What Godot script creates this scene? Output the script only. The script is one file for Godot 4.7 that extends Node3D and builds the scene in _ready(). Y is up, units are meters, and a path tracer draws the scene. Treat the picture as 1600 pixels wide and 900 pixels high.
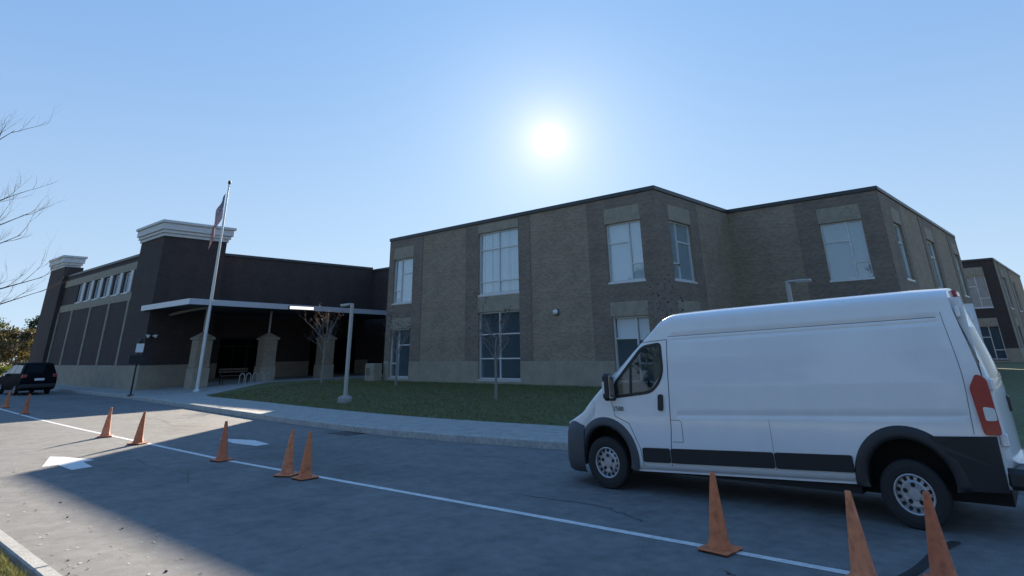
extends Node3D
# Axes: x runs along the long facade and the road, z towards the near verge; the origin is the
# inner corner where the two-storey wing begins. Units are metres, y = 0 is the road surface.

var M := {}
var rng := RandomNumberGenerator.new()
const SUN_DIR := Vector3(-0.5916, 0.3147, -0.7423)
const EXPO := 6.0
const GRASS := Color(0.155, 0.165, 0.066)

# ---------------------------------------------------------------- small helpers
func st_new() -> SurfaceTool:
	var st := SurfaceTool.new()
	st.begin(Mesh.PRIMITIVE_TRIANGLES)
	st.set_smooth_group(-1)
	return st

func tri(st: SurfaceTool, a: Vector3, b: Vector3, c: Vector3) -> void:
	st.add_vertex(a); st.add_vertex(b); st.add_vertex(c)

func quad(st: SurfaceTool, a: Vector3, b: Vector3, c: Vector3, d: Vector3) -> void:
	# a b c d clockwise seen from the front
	tri(st, a, b, c); tri(st, a, c, d)

func box(st: SurfaceTool, p: Vector3, q: Vector3) -> void:
	var x0 := minf(p.x, q.x); var x1 := maxf(p.x, q.x)
	var y0 := minf(p.y, q.y); var y1 := maxf(p.y, q.y)
	var z0 := minf(p.z, q.z); var z1 := maxf(p.z, q.z)
	var v := [Vector3(x0, y0, z0), Vector3(x1, y0, z0), Vector3(x1, y1, z0), Vector3(x0, y1, z0), Vector3(x0, y0, z1), Vector3(x1, y0, z1), Vector3(x1, y1, z1), Vector3(x0, y1, z1)]
	quad(st, v[7], v[6], v[5], v[4])
	quad(st, v[2], v[3], v[0], v[1])
	quad(st, v[6], v[2], v[1], v[5])
	quad(st, v[3], v[7], v[4], v[0])
	quad(st, v[3], v[2], v[6], v[7])
	quad(st, v[4], v[5], v[1], v[0])

func bbox(st: SurfaceTool, p: Vector3, q: Vector3, r: float) -> void:
	# a box with chamfered edges
	var c := (p + q) * 0.5
	var h := ((q - p) * 0.5).abs()
	r = minf(r, minf(h.x, minf(h.y, h.z)) * 0.9)
	var f := func(sx: float, sy: float, sz: float, ax: int) -> Vector3:
		var o := Vector3(sx * (h.x - r), sy * (h.y - r), sz * (h.z - r))
		if ax == 0: o.x = sx * h.x
		elif ax == 1: o.y = sy * h.y
		else: o.z = sz * h.z
		return c + o
	for s in [-1.0, 1.0]:
		face(st, c, [f.call(s, -1, -1, 0), f.call(s, 1, -1, 0), f.call(s, 1, 1, 0), f.call(s, -1, 1, 0)])
		face(st, c, [f.call(-1, s, -1, 1), f.call(1, s, -1, 1), f.call(1, s, 1, 1), f.call(-1, s, 1, 1)])
		face(st, c, [f.call(-1, -1, s, 2), f.call(1, -1, s, 2), f.call(1, 1, s, 2), f.call(-1, 1, s, 2)])
		for t in [-1.0, 1.0]:
			face(st, c, [f.call(s, t, -1, 0), f.call(s, t, 1, 0), f.call(s, t, 1, 1), f.call(s, t, -1, 1)])
			face(st, c, [f.call(s, -1, t, 0), f.call(s, 1, t, 0), f.call(s, 1, t, 2), f.call(s, -1, t, 2)])
			face(st, c, [f.call(-1, s, t, 1), f.call(1, s, t, 1), f.call(1, s, t, 2), f.call(-1, s, t, 2)])
			for u in [-1.0, 1.0]:
				face(st, c, [f.call(s, t, u, 0), f.call(s, t, u, 1), f.call(s, t, u, 2)])

func face(st: SurfaceTool, c: Vector3, pts: Array) -> void:
	# convex face, turned so that it looks away from c
	var n: Vector3 = (pts[1] - pts[0]).cross(pts[2] - pts[0])
	var m := Vector3.ZERO
	for p in pts: m += p
	m /= pts.size()
	var k := pts.size()
	var flip: bool = n.dot(m - c) > 0.0
	for i in range(1, k - 1):
		if flip: tri(st, pts[0], pts[i + 1], pts[i])
		else: tri(st, pts[0], pts[i], pts[i + 1])

func grid(st: SurfaceTool, rows: Array, smooth := true, flip := false) -> void:
	# rows of equally many points
	st.set_smooth_group(0 if smooth else -1)
	for i in rows.size() - 1:
		var a: Array = rows[i]
		var b: Array = rows[i + 1]
		for j in a.size() - 1:
			var p: Vector3 = a[j]; var q: Vector3 = a[j + 1]; var r: Vector3 = b[j + 1]; var s: Vector3 = b[j]
			if flip:
				if not (p.is_equal_approx(s) or q.is_equal_approx(p)): pass
				gtri(st, p, s, r); gtri(st, p, r, q)
			else:
				gtri(st, p, q, r); gtri(st, p, r, s)
	st.set_smooth_group(-1)

func gtri(st: SurfaceTool, a: Vector3, b: Vector3, c: Vector3) -> void:
	if (b - a).cross(c - a).length_squared() > 1e-14: tri(st, a, b, c)

func tube(st: SurfaceTool, path: Array, radii: Array, sides := 8, caps := true) -> void:
	var rows := []
	var prev := Vector3.UP
	for i in path.size():
		var p: Vector3 = path[i]
		var d: Vector3 = (path[mini(i + 1, path.size() - 1)] - path[maxi(i - 1, 0)]).normalized()
		var u := prev - d * prev.dot(d)
		if u.length() < 0.05:
			u = Vector3.RIGHT - d * d.x
			if u.length() < 0.05: u = Vector3.BACK - d * d.z
		u = u.normalized()
		prev = u
		var w := d.cross(u)
		var ring := []
		for k in sides + 1:
			var a := TAU * k / sides
			ring.append(p + (u * cos(a) + w * sin(a)) * float(radii[i]))
		rows.append(ring)
	grid(st, rows, true, false)
	if caps:
		for e in [0, rows.size() - 1]:
			var inside: Vector3 = path[1] if e == 0 else path[path.size() - 2]
			face(st, inside, rows[e].slice(0, sides))

func lathe(st: SurfaceTool, prof: Array, sides := 24, at := Vector3.ZERO, axis := 1) -> void:
	# prof: [radius, height]; axis 1 = y, 2 = z
	var rows := []
	for pr in prof:
		var ring := []
		for k in sides + 1:
			var a := TAU * k / sides
			var r: float = pr[0]; var h: float = pr[1]
			ring.append(at + (Vector3(r * cos(a), h, -r * sin(a)) if axis == 1 else Vector3(r * cos(a), r * sin(a), h)))
		rows.append(ring)
	grid(st, rows, false, false) if prof.size() < 3 else sgrid(st, rows)

func sgrid(st: SurfaceTool, rows: Array) -> void:
	# smooth around, creased between rows that turn sharply: each band has its own group
	for i in rows.size() - 1:
		st.set_smooth_group(i + 1)
		var a: Array = rows[i]; var b: Array = rows[i + 1]
		for j in a.size() - 1:
			gtri(st, a[j], b[j + 1], a[j + 1]); gtri(st, a[j], b[j], b[j + 1])
	st.set_smooth_group(-1)

func prism(st: SurfaceTool, poly: PackedVector2Array, y0: float, y1: float, to3: Callable) -> void:
	# polygon in (u, v) extruded from depth y0 to y1; to3(u, v, depth) -> point
	var ids := Geometry2D.triangulate_polygon(poly)
	var cen := Vector3.ZERO
	for p in poly: cen += to3.call(p.x, p.y, (y0 + y1) * 0.5)
	cen /= poly.size()
	for i in range(0, ids.size(), 3):
		for e in [y0, y1]:
			var a: Vector3 = to3.call(poly[ids[i]].x, poly[ids[i]].y, e)
			var b: Vector3 = to3.call(poly[ids[i + 1]].x, poly[ids[i + 1]].y, e)
			var c: Vector3 = to3.call(poly[ids[i + 2]].x, poly[ids[i + 2]].y, e)
			var mid: Vector3 = to3.call((poly[ids[i]].x + poly[ids[i + 1]].x + poly[ids[i + 2]].x) / 3.0, (poly[ids[i]].y + poly[ids[i + 1]].y + poly[ids[i + 2]].y) / 3.0, y0 + y1 - e)
			face(st, mid, [a, b, c])
	var sgn := 0.0
	for i in poly.size():
		var p := poly[i]; var q := poly[(i + 1) % poly.size()]
		sgn += p.x * q.y - q.x * p.y
	for i in poly.size():
		var p := poly[i]; var q := poly[(i + 1) % poly.size()]
		var a: Vector3 = to3.call(p.x, p.y, y0); var b: Vector3 = to3.call(q.x, q.y, y0)
		var c: Vector3 = to3.call(q.x, q.y, y1); var d: Vector3 = to3.call(p.x, p.y, y1)
		var n2 := Vector2(q.y - p.y, p.x - q.x) * (1.0 if sgn > 0 else -1.0)
		var inn: Vector3 = to3.call((p.x + q.x) * 0.5 - n2.x * 0.01, (p.y + q.y) * 0.5 - n2.y * 0.01, (y0 + y1) * 0.5)
		face(st, inn, [a, b, c, d])

func obj(called: String, st: SurfaceTool, mat: Material, parent: Node = self, xf := Transform3D.IDENTITY) -> MeshInstance3D:
	st.generate_normals()
	var o := MeshInstance3D.new()
	o.name = called
	o.mesh = st.commit()
	o.mesh.surface_set_material(0, mat)
	o.transform = xf
	parent.add_child(o, true)
	return o

func tag(o: Node, label: String, category: String, group := "") -> Node:
	o.set_meta("label", label); o.set_meta("category", category)
	if group != "": o.set_meta("group", group)
	return o

var used_names := {}
func numbered(called: String) -> String:
	var n: int = used_names.get(called, 0)
	used_names[called] = n + 1
	return called if n == 0 else "%s_%03d" % [called, n]

func thing(called: String, label: String, category: String, at := Vector3.ZERO, turn := 0.0, group := "") -> Node3D:
	var o := Node3D.new()
	o.name = numbered(called)
	add_child(o)
	o.position = at; o.rotation.y = turn
	tag(o, label, category, group)
	return o

func struct(called: String, st: SurfaceTool, mat: Material) -> MeshInstance3D:
	var o := obj(called, st, mat)
	o.set_meta("kind", "structure")
	return o

# ---------------------------------------------------------------- materials
func lin(r: float, g: float, b: float) -> Color:
	return Color(r, g, b).linear_to_srgb()

func plain(r: float, g: float, b: float, rough := 0.6, metal := 0.0) -> StandardMaterial3D:
	var m := StandardMaterial3D.new()
	m.albedo_color = lin(r, g, b)
	m.roughness = rough; m.metallic = metal
	return m

func noise_image(seed_: int, freq: float, octaves: int, size := 512) -> Image:
	var n := FastNoiseLite.new()
	n.seed = seed_; n.frequency = freq; n.fractal_octaves = octaves
	n.noise_type = FastNoiseLite.TYPE_SIMPLEX_SMOOTH
	var im := n.get_seamless_image(size, size)
	im.convert(Image.FORMAT_L8)
	return im

func ramp_tex(parts: Array, lo: Color, hi: Color, speck := 0.0, seed_ := 1, size := 512) -> ImageTexture:
	# sums noise images (weights) into a two-colour texture; lo / hi are linear
	var r := RandomNumberGenerator.new(); r.seed = seed_
	var im := Image.create(size, size, true, Image.FORMAT_RGB8)
	var datas := []
	for p in parts: datas.append([p[0].get_data(), p[1]])
	var out := PackedByteArray(); out.resize(size * size * 3)
	var lut := PackedByteArray(); lut.resize(256 * 3)
	for i in 256:
		var c := lo.lerp(hi, i / 255.0).linear_to_srgb()
		lut[i * 3] = int(clampf(c.r, 0, 1) * 255); lut[i * 3 + 1] = int(clampf(c.g, 0, 1) * 255); lut[i * 3 + 2] = int(clampf(c.b, 0, 1) * 255)
	for i in size * size:
		var v := 0.0
		for d in datas: v += float(d[0][i]) * float(d[1])
		if speck > 0.0: v += r.randfn(0.0, speck * 255.0)
		var k := clampi(int(v), 0, 255) * 3
		out[i * 3] = lut[k]; out[i * 3 + 1] = lut[k + 1]; out[i * 3 + 2] = lut[k + 2]
	im = Image.create_from_data(size, size, false, Image.FORMAT_RGB8, out)
	im.generate_mipmaps()
	return ImageTexture.create_from_image(im)

func surfaced(tex: Texture2D, metres: float, rough: float, bump_im: Image = null, bump := 0.0) -> StandardMaterial3D:
	var m := StandardMaterial3D.new()
	m.albedo_texture = tex
	m.roughness = rough
	m.uv1_triplanar = true; m.uv1_world_triplanar = true
	m.uv1_scale = Vector3.ONE / metres
	m.uv1_triplanar_sharpness = 8.0
	if bump_im:
		var b: Image = bump_im.duplicate()
		b.convert(Image.FORMAT_RGBA8)
		b.bump_map_to_normal_map(bump)
		m.normal_enabled = true
		m.normal_texture = ImageTexture.create_from_image(b)
	return m

func weathered(m: StandardMaterial3D, tex: Texture2D, metres: float) -> StandardMaterial3D:
	# a second, much larger pattern of stains multiplied over the first
	m.detail_enabled = true
	m.detail_albedo = tex
	m.detail_blend_mode = BaseMaterial3D.BLEND_MODE_MUL
	m.detail_uv_layer = BaseMaterial3D.DETAIL_UV_2
	m.uv2_triplanar = true; m.uv2_world_triplanar = true
	m.uv2_scale = Vector3.ONE / metres
	m.uv2_triplanar_sharpness = 8.0
	return m

func brick_mat(base: Color, seed_: int, joint: float) -> StandardMaterial3D:
	# running bond, 8 bricks by 24 courses in 1.62 m
	var r := RandomNumberGenerator.new(); r.seed = seed_
	var s := 384
	var im := Image.create(s, s, false, Image.FORMAT_RGB8)
	im.fill(Color(joint, joint * 0.93, joint * 0.86).linear_to_srgb())
	for c in 24:
		for k in 9:
			var t := r.randf_range(0.82, 1.18)
			var w := r.randf_range(-0.06, 0.06)
			var col := Color(base.r * t * (1.0 + w), base.g * t, base.b * t * (1.0 - w)).linear_to_srgb()
			var x := k * 48 - (24 if c % 2 else 0)
			if k == 8 and c % 2 == 0: continue
			im.fill_rect(Rect2i(x + 1, c * 16 + 1, 45, 13), col)
	var m := surfaced(ImageTexture.create_from_image(im), 1.62, 0.86)
	return m

func make_materials() -> void:
	var n1 := noise_image(3, 0.012, 5)
	var n2 := noise_image(7, 0.12, 3)
	var n3 := noise_image(11, 0.03, 4)
	var n4 := noise_image(13, 0.35, 2)
	M.asphalt = surfaced(ramp_tex([[n1, 0.40], [n2, 0.35]], Color(0.092, 0.094, 0.096), Color(0.265, 0.263, 0.258), 0.05, 5), 1.9, 0.9, n4, 0.9)
	M.asphalt.vertex_color_use_as_albedo = true
	M.concrete = surfaced(ramp_tex([[n3, 0.6], [n2, 0.3]], Color(0.25, 0.243, 0.228), Color(0.42, 0.410, 0.388), 0.03, 6), 3.1, 0.85, n4, 0.5)
	M.kerb = surfaced(ramp_tex([[n3, 0.6], [n2, 0.35]], Color(0.24, 0.235, 0.215), Color(0.5, 0.49, 0.46), 0.05, 8), 1.7, 0.85, n2, 1.0)
	M.stone = surfaced(ramp_tex([[n3, 0.6], [n2, 0.3]], Color(0.29, 0.245, 0.18), Color(0.40, 0.345, 0.26), 0.02, 9), 2.7, 0.85, n2, 0.8)
	M.lawn = surfaced(ramp_tex([[n1, 0.45], [n2, 0.5]], Color(0.055, 0.060, 0.024), Color(0.175, 0.185, 0.072), 0.12, 12), 2.3, 0.95, n2, 4.0)
	M.soil = surfaced(ramp_tex([[n1, 0.5], [n2, 0.4]], Color(0.04, 0.05, 0.02), Color(0.16, 0.15, 0.07), 0.08, 13), 7.0, 0.95)
	M.brick_dark = brick_mat(Color(0.060, 0.039, 0.034), 21, 0.055)
	M.brick_band = brick_mat(Color(0.222, 0.162, 0.118), 23, 0.20)
	M.brick_field = brick_mat(Color(0.305, 0.230, 0.148), 22, 0.26)
	M.paint_line = surfaced(ramp_tex([[n1, 0.35], [n2, 0.85]], Color(0.20, 0.20, 0.195), Color(0.86, 0.86, 0.84), 0.16, 14), 0.9, 0.7)
	var stain := ramp_tex([[n1, 1.0]], Color(0.80, 0.80, 0.80), Color(1.10, 1.10, 1.10), 0.02, 40)
	var blotch := ramp_tex([[noise_image(17, 0.02, 5), 1.0]], Color(0.76, 0.77, 0.78), Color(1.1, 1.1, 1.08), 0.02, 41)
	for k in ["brick_dark", "brick_band", "brick_field"]: weathered(M[k], stain, 9.7)
	for k in ["concrete", "kerb"]: weathered(M[k], blotch, 5.7)
	weathered(M.stone, stain, 6.3)
	weathered(M.asphalt, blotch, 8.9)
	weathered(M.lawn, blotch, 6.1)
	M.coping = plain(0.035, 0.04, 0.042, 0.45, 0.0)
	M.precast = surfaced(ramp_tex([[n3, 0.6], [n2, 0.3]], Color(0.25, 0.212, 0.16), Color(0.43, 0.375, 0.285), 0.03, 15), 2.1, 0.85)
	weathered(M.precast, blotch, 5.7)
	M.cornice = plain(0.62, 0.62, 0.60, 0.6)
	M.fascia = plain(0.55, 0.57, 0.60, 0.4, 0.2)
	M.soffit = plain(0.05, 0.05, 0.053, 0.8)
	M.aluminium = plain(0.62, 0.63, 0.62, 0.45, 0.15)
	M.blind = plain(0.80, 0.80, 0.78, 0.8)
	M.interior = plain(0.30, 0.29, 0.27, 0.9)
	M.floor_in = plain(0.16, 0.15, 0.14, 0.7)
	M.glass = StandardMaterial3D.new()
	M.glass.transparency = BaseMaterial3D.TRANSPARENCY_ALPHA
	M.glass.albedo_color = Color(0.80, 0.90, 0.94, 0.06)
	M.glass.metallic = 0.24
	M.low_glass = M.glass.duplicate(); M.low_glass.metallic = 0.30
	M.glass.roughness = 0.02; M.glass.metallic_specular = 1.0
	M.glass.cull_mode = BaseMaterial3D.CULL_DISABLED
	M.tinted = M.glass.duplicate(); M.tinted.metallic = 0.0; M.tinted.metallic_specular = 0.25; M.tinted.albedo_color = Color(0.05, 0.07, 0.08, 0.55)
	M.car_glass = M.glass.duplicate(); M.car_glass.metallic = 0.0; M.car_glass.albedo_color = Color(0.10, 0.16, 0.17, 0.30); M.car_glass.metallic_specular = 0.6
	M.white_paint = surfaced(ramp_tex([[n1, 0.5], [n2, 0.2]], Color(0.70, 0.715, 0.73), Color(0.80, 0.81, 0.82), 0.0, 42), 3.7, 0.36, n1, 0.25)
	M.white_paint.clearcoat_enabled = true; M.white_paint.clearcoat = 0.8; M.white_paint.clearcoat_roughness = 0.06
	M.black_plastic = plain(0.016, 0.017, 0.019, 0.5)
	M.grey_plastic = plain(0.055, 0.058, 0.066, 0.6)
	M.seam = plain(0.012, 0.012, 0.013, 0.8)
	M.rubber = surfaced(ramp_tex([[n2, 0.8]], Color(0.010, 0.010, 0.011), Color(0.03, 0.03, 0.031), 0.05, 16, 512), 0.6, 0.8)
	M.steel = plain(0.42, 0.42, 0.43, 0.42, 0.65)
	M.chrome = plain(0.7, 0.7, 0.7, 0.15, 0.9)
	M.lamp_red = plain(0.34, 0.006, 0.010, 0.12); M.lamp_red.clearcoat_enabled = true
	M.lamp_clear = plain(0.65, 0.66, 0.66, 0.12); M.lamp_clear.clearcoat_enabled = true
	M.dark_paint = plain(0.008, 0.009, 0.012, 0.55); M.dark_paint.metallic_specular = 0.1
	M.cone = surfaced(ramp_tex([[n3, 0.5], [n2, 0.5]], Color(0.34, 0.095, 0.042), Color(0.62, 0.215, 0.095), 0.08, 17), 0.7, 0.62)
	M.pole = plain(0.60, 0.60, 0.58, 0.35, 0.25)
	M.post = plain(0.36, 0.35, 0.33, 0.5, 0.1)
	M.dark_metal = plain(0.02, 0.021, 0.024, 0.5, 0.3)
	M.bark = surfaced(ramp_tex([[n1, 0.4], [n2, 0.5]], Color(0.05, 0.042, 0.036), Color(0.17, 0.15, 0.13), 0.05, 18), 0.8, 0.9)
	M.pale_bark = surfaced(ramp_tex([[n1, 0.4], [n2, 0.5]], Color(0.14, 0.12, 0.105), Color(0.34, 0.31, 0.28), 0.05, 19), 0.8, 0.9)
	M.vertex = StandardMaterial3D.new(); M.vertex.vertex_color_use_as_albedo = true; M.vertex.roughness = 0.9
	M.leaf = StandardMaterial3D.new(); M.leaf.vertex_color_use_as_albedo = true; M.leaf.roughness = 0.8
	M.leaf.backlight_enabled = true; M.leaf.backlight = Color(0.8, 0.8, 0.6); M.leaf.cull_mode = BaseMaterial3D.CULL_DISABLED
	M.flagcloth = StandardMaterial3D.new(); M.flagcloth.vertex_color_use_as_albedo = true; M.flagcloth.roughness = 0.8
	M.flagcloth.backlight_enabled = true; M.flagcloth.backlight = Color(0.04, 0.04, 0.04); M.flagcloth.cull_mode = BaseMaterial3D.CULL_DISABLED
	M.glow = plain(0.9, 0.9, 0.88, 0.4)
	M.glow.emission_enabled = true; M.glow.emission = Color(1.0, 0.98, 0.94); M.glow.emission_energy_multiplier = 0.22
	M.tar = plain(0.018, 0.018, 0.019, 0.6)
	M.sign_white = plain(0.75, 0.75, 0.74, 0.5)
	M.wood = plain(0.09, 0.055, 0.035, 0.7)

# ---------------------------------------------------------------- sky, sun, camera
func setup_view() -> void:
	var cam := Camera3D.new()
	cam.name = "camera"
	add_child(cam)
	cam.near = 0.1; cam.far = 1500.0
	cam.projection = Camera3D.PROJECTION_FRUSTUM
	cam.size = 0.1 * 900.0 / 967.0
	cam.frustum_offset = Vector2(0, -0.1 * 290.0 / 967.0)
	cam.position = Vector3(32.32, 2.02, 24.12)
	cam.rotation = Vector3(deg_to_rad(21.87), deg_to_rad(42.1), deg_to_rad(-1.0))
	cam.current = true
	var env := Environment.new()
	env.background_mode = Environment.BG_SKY
	env.tonemap_mode = Environment.TONE_MAPPER_LINEAR
	env.tonemap_exposure = EXPO
	env.sdfgi_enabled = true; env.ssao_enabled = true; env.ssil_enabled = true
	var sky := Sky.new()
	var pm := PanoramaSkyMaterial.new()
	pm.panorama = sky_texture()
	sky.sky_material = pm
	env.sky = sky
	var we := WorldEnvironment.new()
	we.name = "world_environment"
	we.environment = env
	add_child(we)
	var sun := DirectionalLight3D.new()
	sun.name = "sun"
	add_child(sun)
	sun.look_at_from_position(SUN_DIR * 50.0, Vector3.ZERO, Vector3.UP)
	sun.light_energy = 0.82
	sun.light_color = Color(1.0, 0.94, 0.85)
	sun.light_angular_distance = 0.55
	sun.shadow_enabled = true

func sky_texture() -> ImageTexture:
	var w := 2048; var h := 1024
	var data := PackedFloat32Array()
	data.resize(w * h * 3)
	var s := SUN_DIR.normalized()
	var zen := Vector3(0.13, 0.33, 0.73)
	var hor := Vector3(0.60, 0.77, 0.92)
	for j in h:
		var el := PI * 0.5 - (float(j) + 0.5) / h * PI
		var y := sin(el); var c := cos(el)
		var yy := maxf(y, 0.0)
		var t := pow(1.0 - yy, 3.0)
		var base := zen.lerp(hor, t)
		if y < 0.0: base = Vector3(0.10, 0.10, 0.09)
		for i in w:
			# Godot: u = atan2(x, -z) / TAU
			var a := (float(i) + 0.5) / w * TAU
			var cosg := c * sin(a) * s.x + y * s.y - c * cos(a) * s.z
			var r := base
			if y >= 0.0:
				var g := acos(clampf(cosg, -1.0, 1.0))
				var wide := exp(-g * 1.7) * 0.30
				var mid := exp(-g * 10.0) * 0.13
				var core := exp(-g * 14.0) * 0.34 + exp(-pow(g / 0.050, 2.0)) * 0.13 + exp(-pow(g / 0.014, 2.0)) * 1.8
				r = base + Vector3(0.60, 0.80, 0.86) * wide + Vector3(0.95, 0.92, 0.80) * mid + Vector3(1.15, 0.80, 0.36) * core
			var k := (j * w + i) * 3
			data[k] = r.x / EXPO; data[k + 1] = r.y / EXPO; data[k + 2] = r.z / EXPO
	var im := Image.create_from_data(w, h, false, Image.FORMAT_RGBF, data.to_byte_array())
	return ImageTexture.create_from_image(im)

# ---------------------------------------------------------------- ground
func pw(pts: Array, x: float) -> float:
	if x <= pts[0][0]: return pts[0][1]
	for i in pts.size() - 1:
		if x <= pts[i + 1][0]:
			var t: float = (x - pts[i][0]) / (pts[i + 1][0] - pts[i][0])
			return lerpf(pts[i][1], pts[i + 1][1], t)
	return pts[-1][1]

const KERB := [[-130.0, 11.0], [-17.0, 11.0], [-10.0, 11.05], [-5.0, 11.3], [0.0, 11.75], [4.0, 12.1], [8.3, 12.45], [12.0, 12.75], [16.0, 12.9], [19.0, 12.75], [22.8, 12.1], [28.0, 11.6], [40.0, 11.2], [130.0, 11.0]]
const LAWN := [[-130.0, -60.0], [-6.6, -60.0], [-6.4, 3.0], [-3.0, 8.9], [-1.5, 9.3], [3.3, 9.5], [8.5, 9.95], [13.6, 10.25], [17.5, 10.1], [21.0, 9.65], [28.0, 9.2], [40.0, 8.8], [130.0, 8.6]]

func smooth_pw(pts: Array, x: float) -> float:
	return (pw(pts, x - 1.2) + pw(pts, x - 0.4) + pw(pts, x + 0.4) + pw(pts, x + 1.2)) * 0.25

func ground_y(z: float) -> float:
	var t := clampf((9.8 - z) / 6.3, 0.0, 1.0)
	return 0.15 + 0.36 * t * t * (3.0 - 2.0 * t)

func build_ground() -> void:
	var nz := FastNoiseLite.new(); nz.seed = 4; nz.frequency = 0.18; nz.fractal_octaves = 4
	var st := st_new()
	quad(st, Vector3(-700, -0.03, -700), Vector3(700, -0.03, -700), Vector3(700, -0.03, 700), Vector3(-700, -0.03, 700))
	struct("ground", st, M.soil)
	# asphalt, with stains and worn tracks as patches of tone
	st = st_new()
	var xs := []
	var x := -130.0
	while x <= 130.0:
		xs.append(x)
		x += 0.4 if x > -12.0 and x < 40.0 else 3.0
	var rows := []
	var zs := []
	var z := 8.0
	while z <= 21.85:
		zs.append(z); z += 0.3
	zs.append(21.86)
	var cell := func(px: float, pz: float) -> Color:
		var v := 1.0 + 0.34 * nz.get_noise_2d(px, pz) + 0.16 * nz.get_noise_2d(px * 6.0 + 90.0, pz * 6.0)
		v += 0.07 * sin(pz * 1.9 + nz.get_noise_1d(px) * 2.0)
		return Color(v, v, v * 0.99)
	st.set_smooth_group(0)
	for i in xs.size() - 1:
		for j in zs.size() - 1:
			var p := [[xs[i], zs[j]], [xs[i + 1], zs[j]], [xs[i + 1], zs[j + 1]], [xs[i], zs[j + 1]]]
			for k in [0, 1, 2, 0, 2, 3]:
				st.set_color(cell.call(p[k][0], p[k][1]))
				st.add_vertex(Vector3(p[k][0], 0.0, p[k][1]))
	struct("road", st, M.asphalt)
	# plaza + sidewalk, lawn
	st = st_new()
	var lw := st_new()
	rows = []
	var lrows := []
	x = -130.0
	while x <= 131.0:
		var k := smooth_pw(KERB, x) - 0.16
		var l := smooth_pw(LAWN, x) if x > 0.0 else pw(LAWN, x)
		var row := []
		for t in 25:
			var zz := lerpf(maxf(l, -22.0), k, t / 24.0)
			row.append(Vector3(x, ground_y(zz) + 0.004, zz))
		rows.append(row)
		if x > -6.5:
			var lr := []
			for t in 49:
				var zz := lerpf(-60.0, l, pow(t / 48.0, 0.7))
				lr.append(Vector3(x, ground_y(zz) + 0.012 * nz.get_noise_2d(x * 4.0, zz * 4.0), zz))
			lrows.append(lr)
		x += 0.5 if x > -12.0 and x < 40.0 else 2.0
	grid(st, rows, true, true)
	struct("sidewalk", st, M.concrete)
	grid(lw, lrows, true, true)
	struct("lawn", lw, M.lawn)
	# far kerb: a step 0.15 m high with a rounded nose
	st = st_new()
	rows = []
	x = -130.0
	while x <= 131.0:
		var k := smooth_pw(KERB, x)
		rows.append([Vector3(x, -0.02, k), Vector3(x, 0.13, k - 0.016), Vector3(x, 0.145, k - 0.022), Vector3(x, 0.158, k - 0.05), Vector3(x, 0.158, k - 0.165), Vector3(x, 0.10, k - 0.17)])
		x += 0.5 if x > -12.0 and x < 40.0 else 2.0
	grid(st, rows, false, false)
	struct("kerb", st, M.kerb)
	# near kerb and verge
	st = st_new()
	for i in 44:
		var x0 := -60.0 + i * 3.0
		bbox(st, Vector3(x0 + 0.004, -0.1, 21.79), Vector3(x0 + 2.996, 0.14, 21.935), 0.015)
	struct("kerb_edging", st, M.kerb)
	st = st_new()
	rows = []
	x = -130.0
	while x <= 131.0:
		var row := []
		for t in 20:
			var zz := 21.93 + (0.03 * t if t < 6 else 0.15 + pow((t - 5) / 14.0, 2.0) * 60.0)
			row.append(Vector3(x, 0.01 + 0.09 * smoothstep(21.95, 22.05, zz) + minf(0.05, (zz - 21.93) * 0.03) + 0.02 * nz.get_noise_2d(x * 3.0, zz * 3.0), zz))
		rows.append(row)
		x += 0.5 if x > 10.0 and x < 40.0 else 4.0
	grid(st, rows, true, true)
	struct("verge", st, M.lawn)
	# path beyond the van
	st = st_new()
	rows = []
	for i in 20:
		var px := 30.0 + i * 4.0
		rows.append([Vector3(px, 0.525, -6.2), Vector3(px, 0.525, -4.4)])
	grid(st, rows, true, true)
	struct("path", st, M.concrete)

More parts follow.
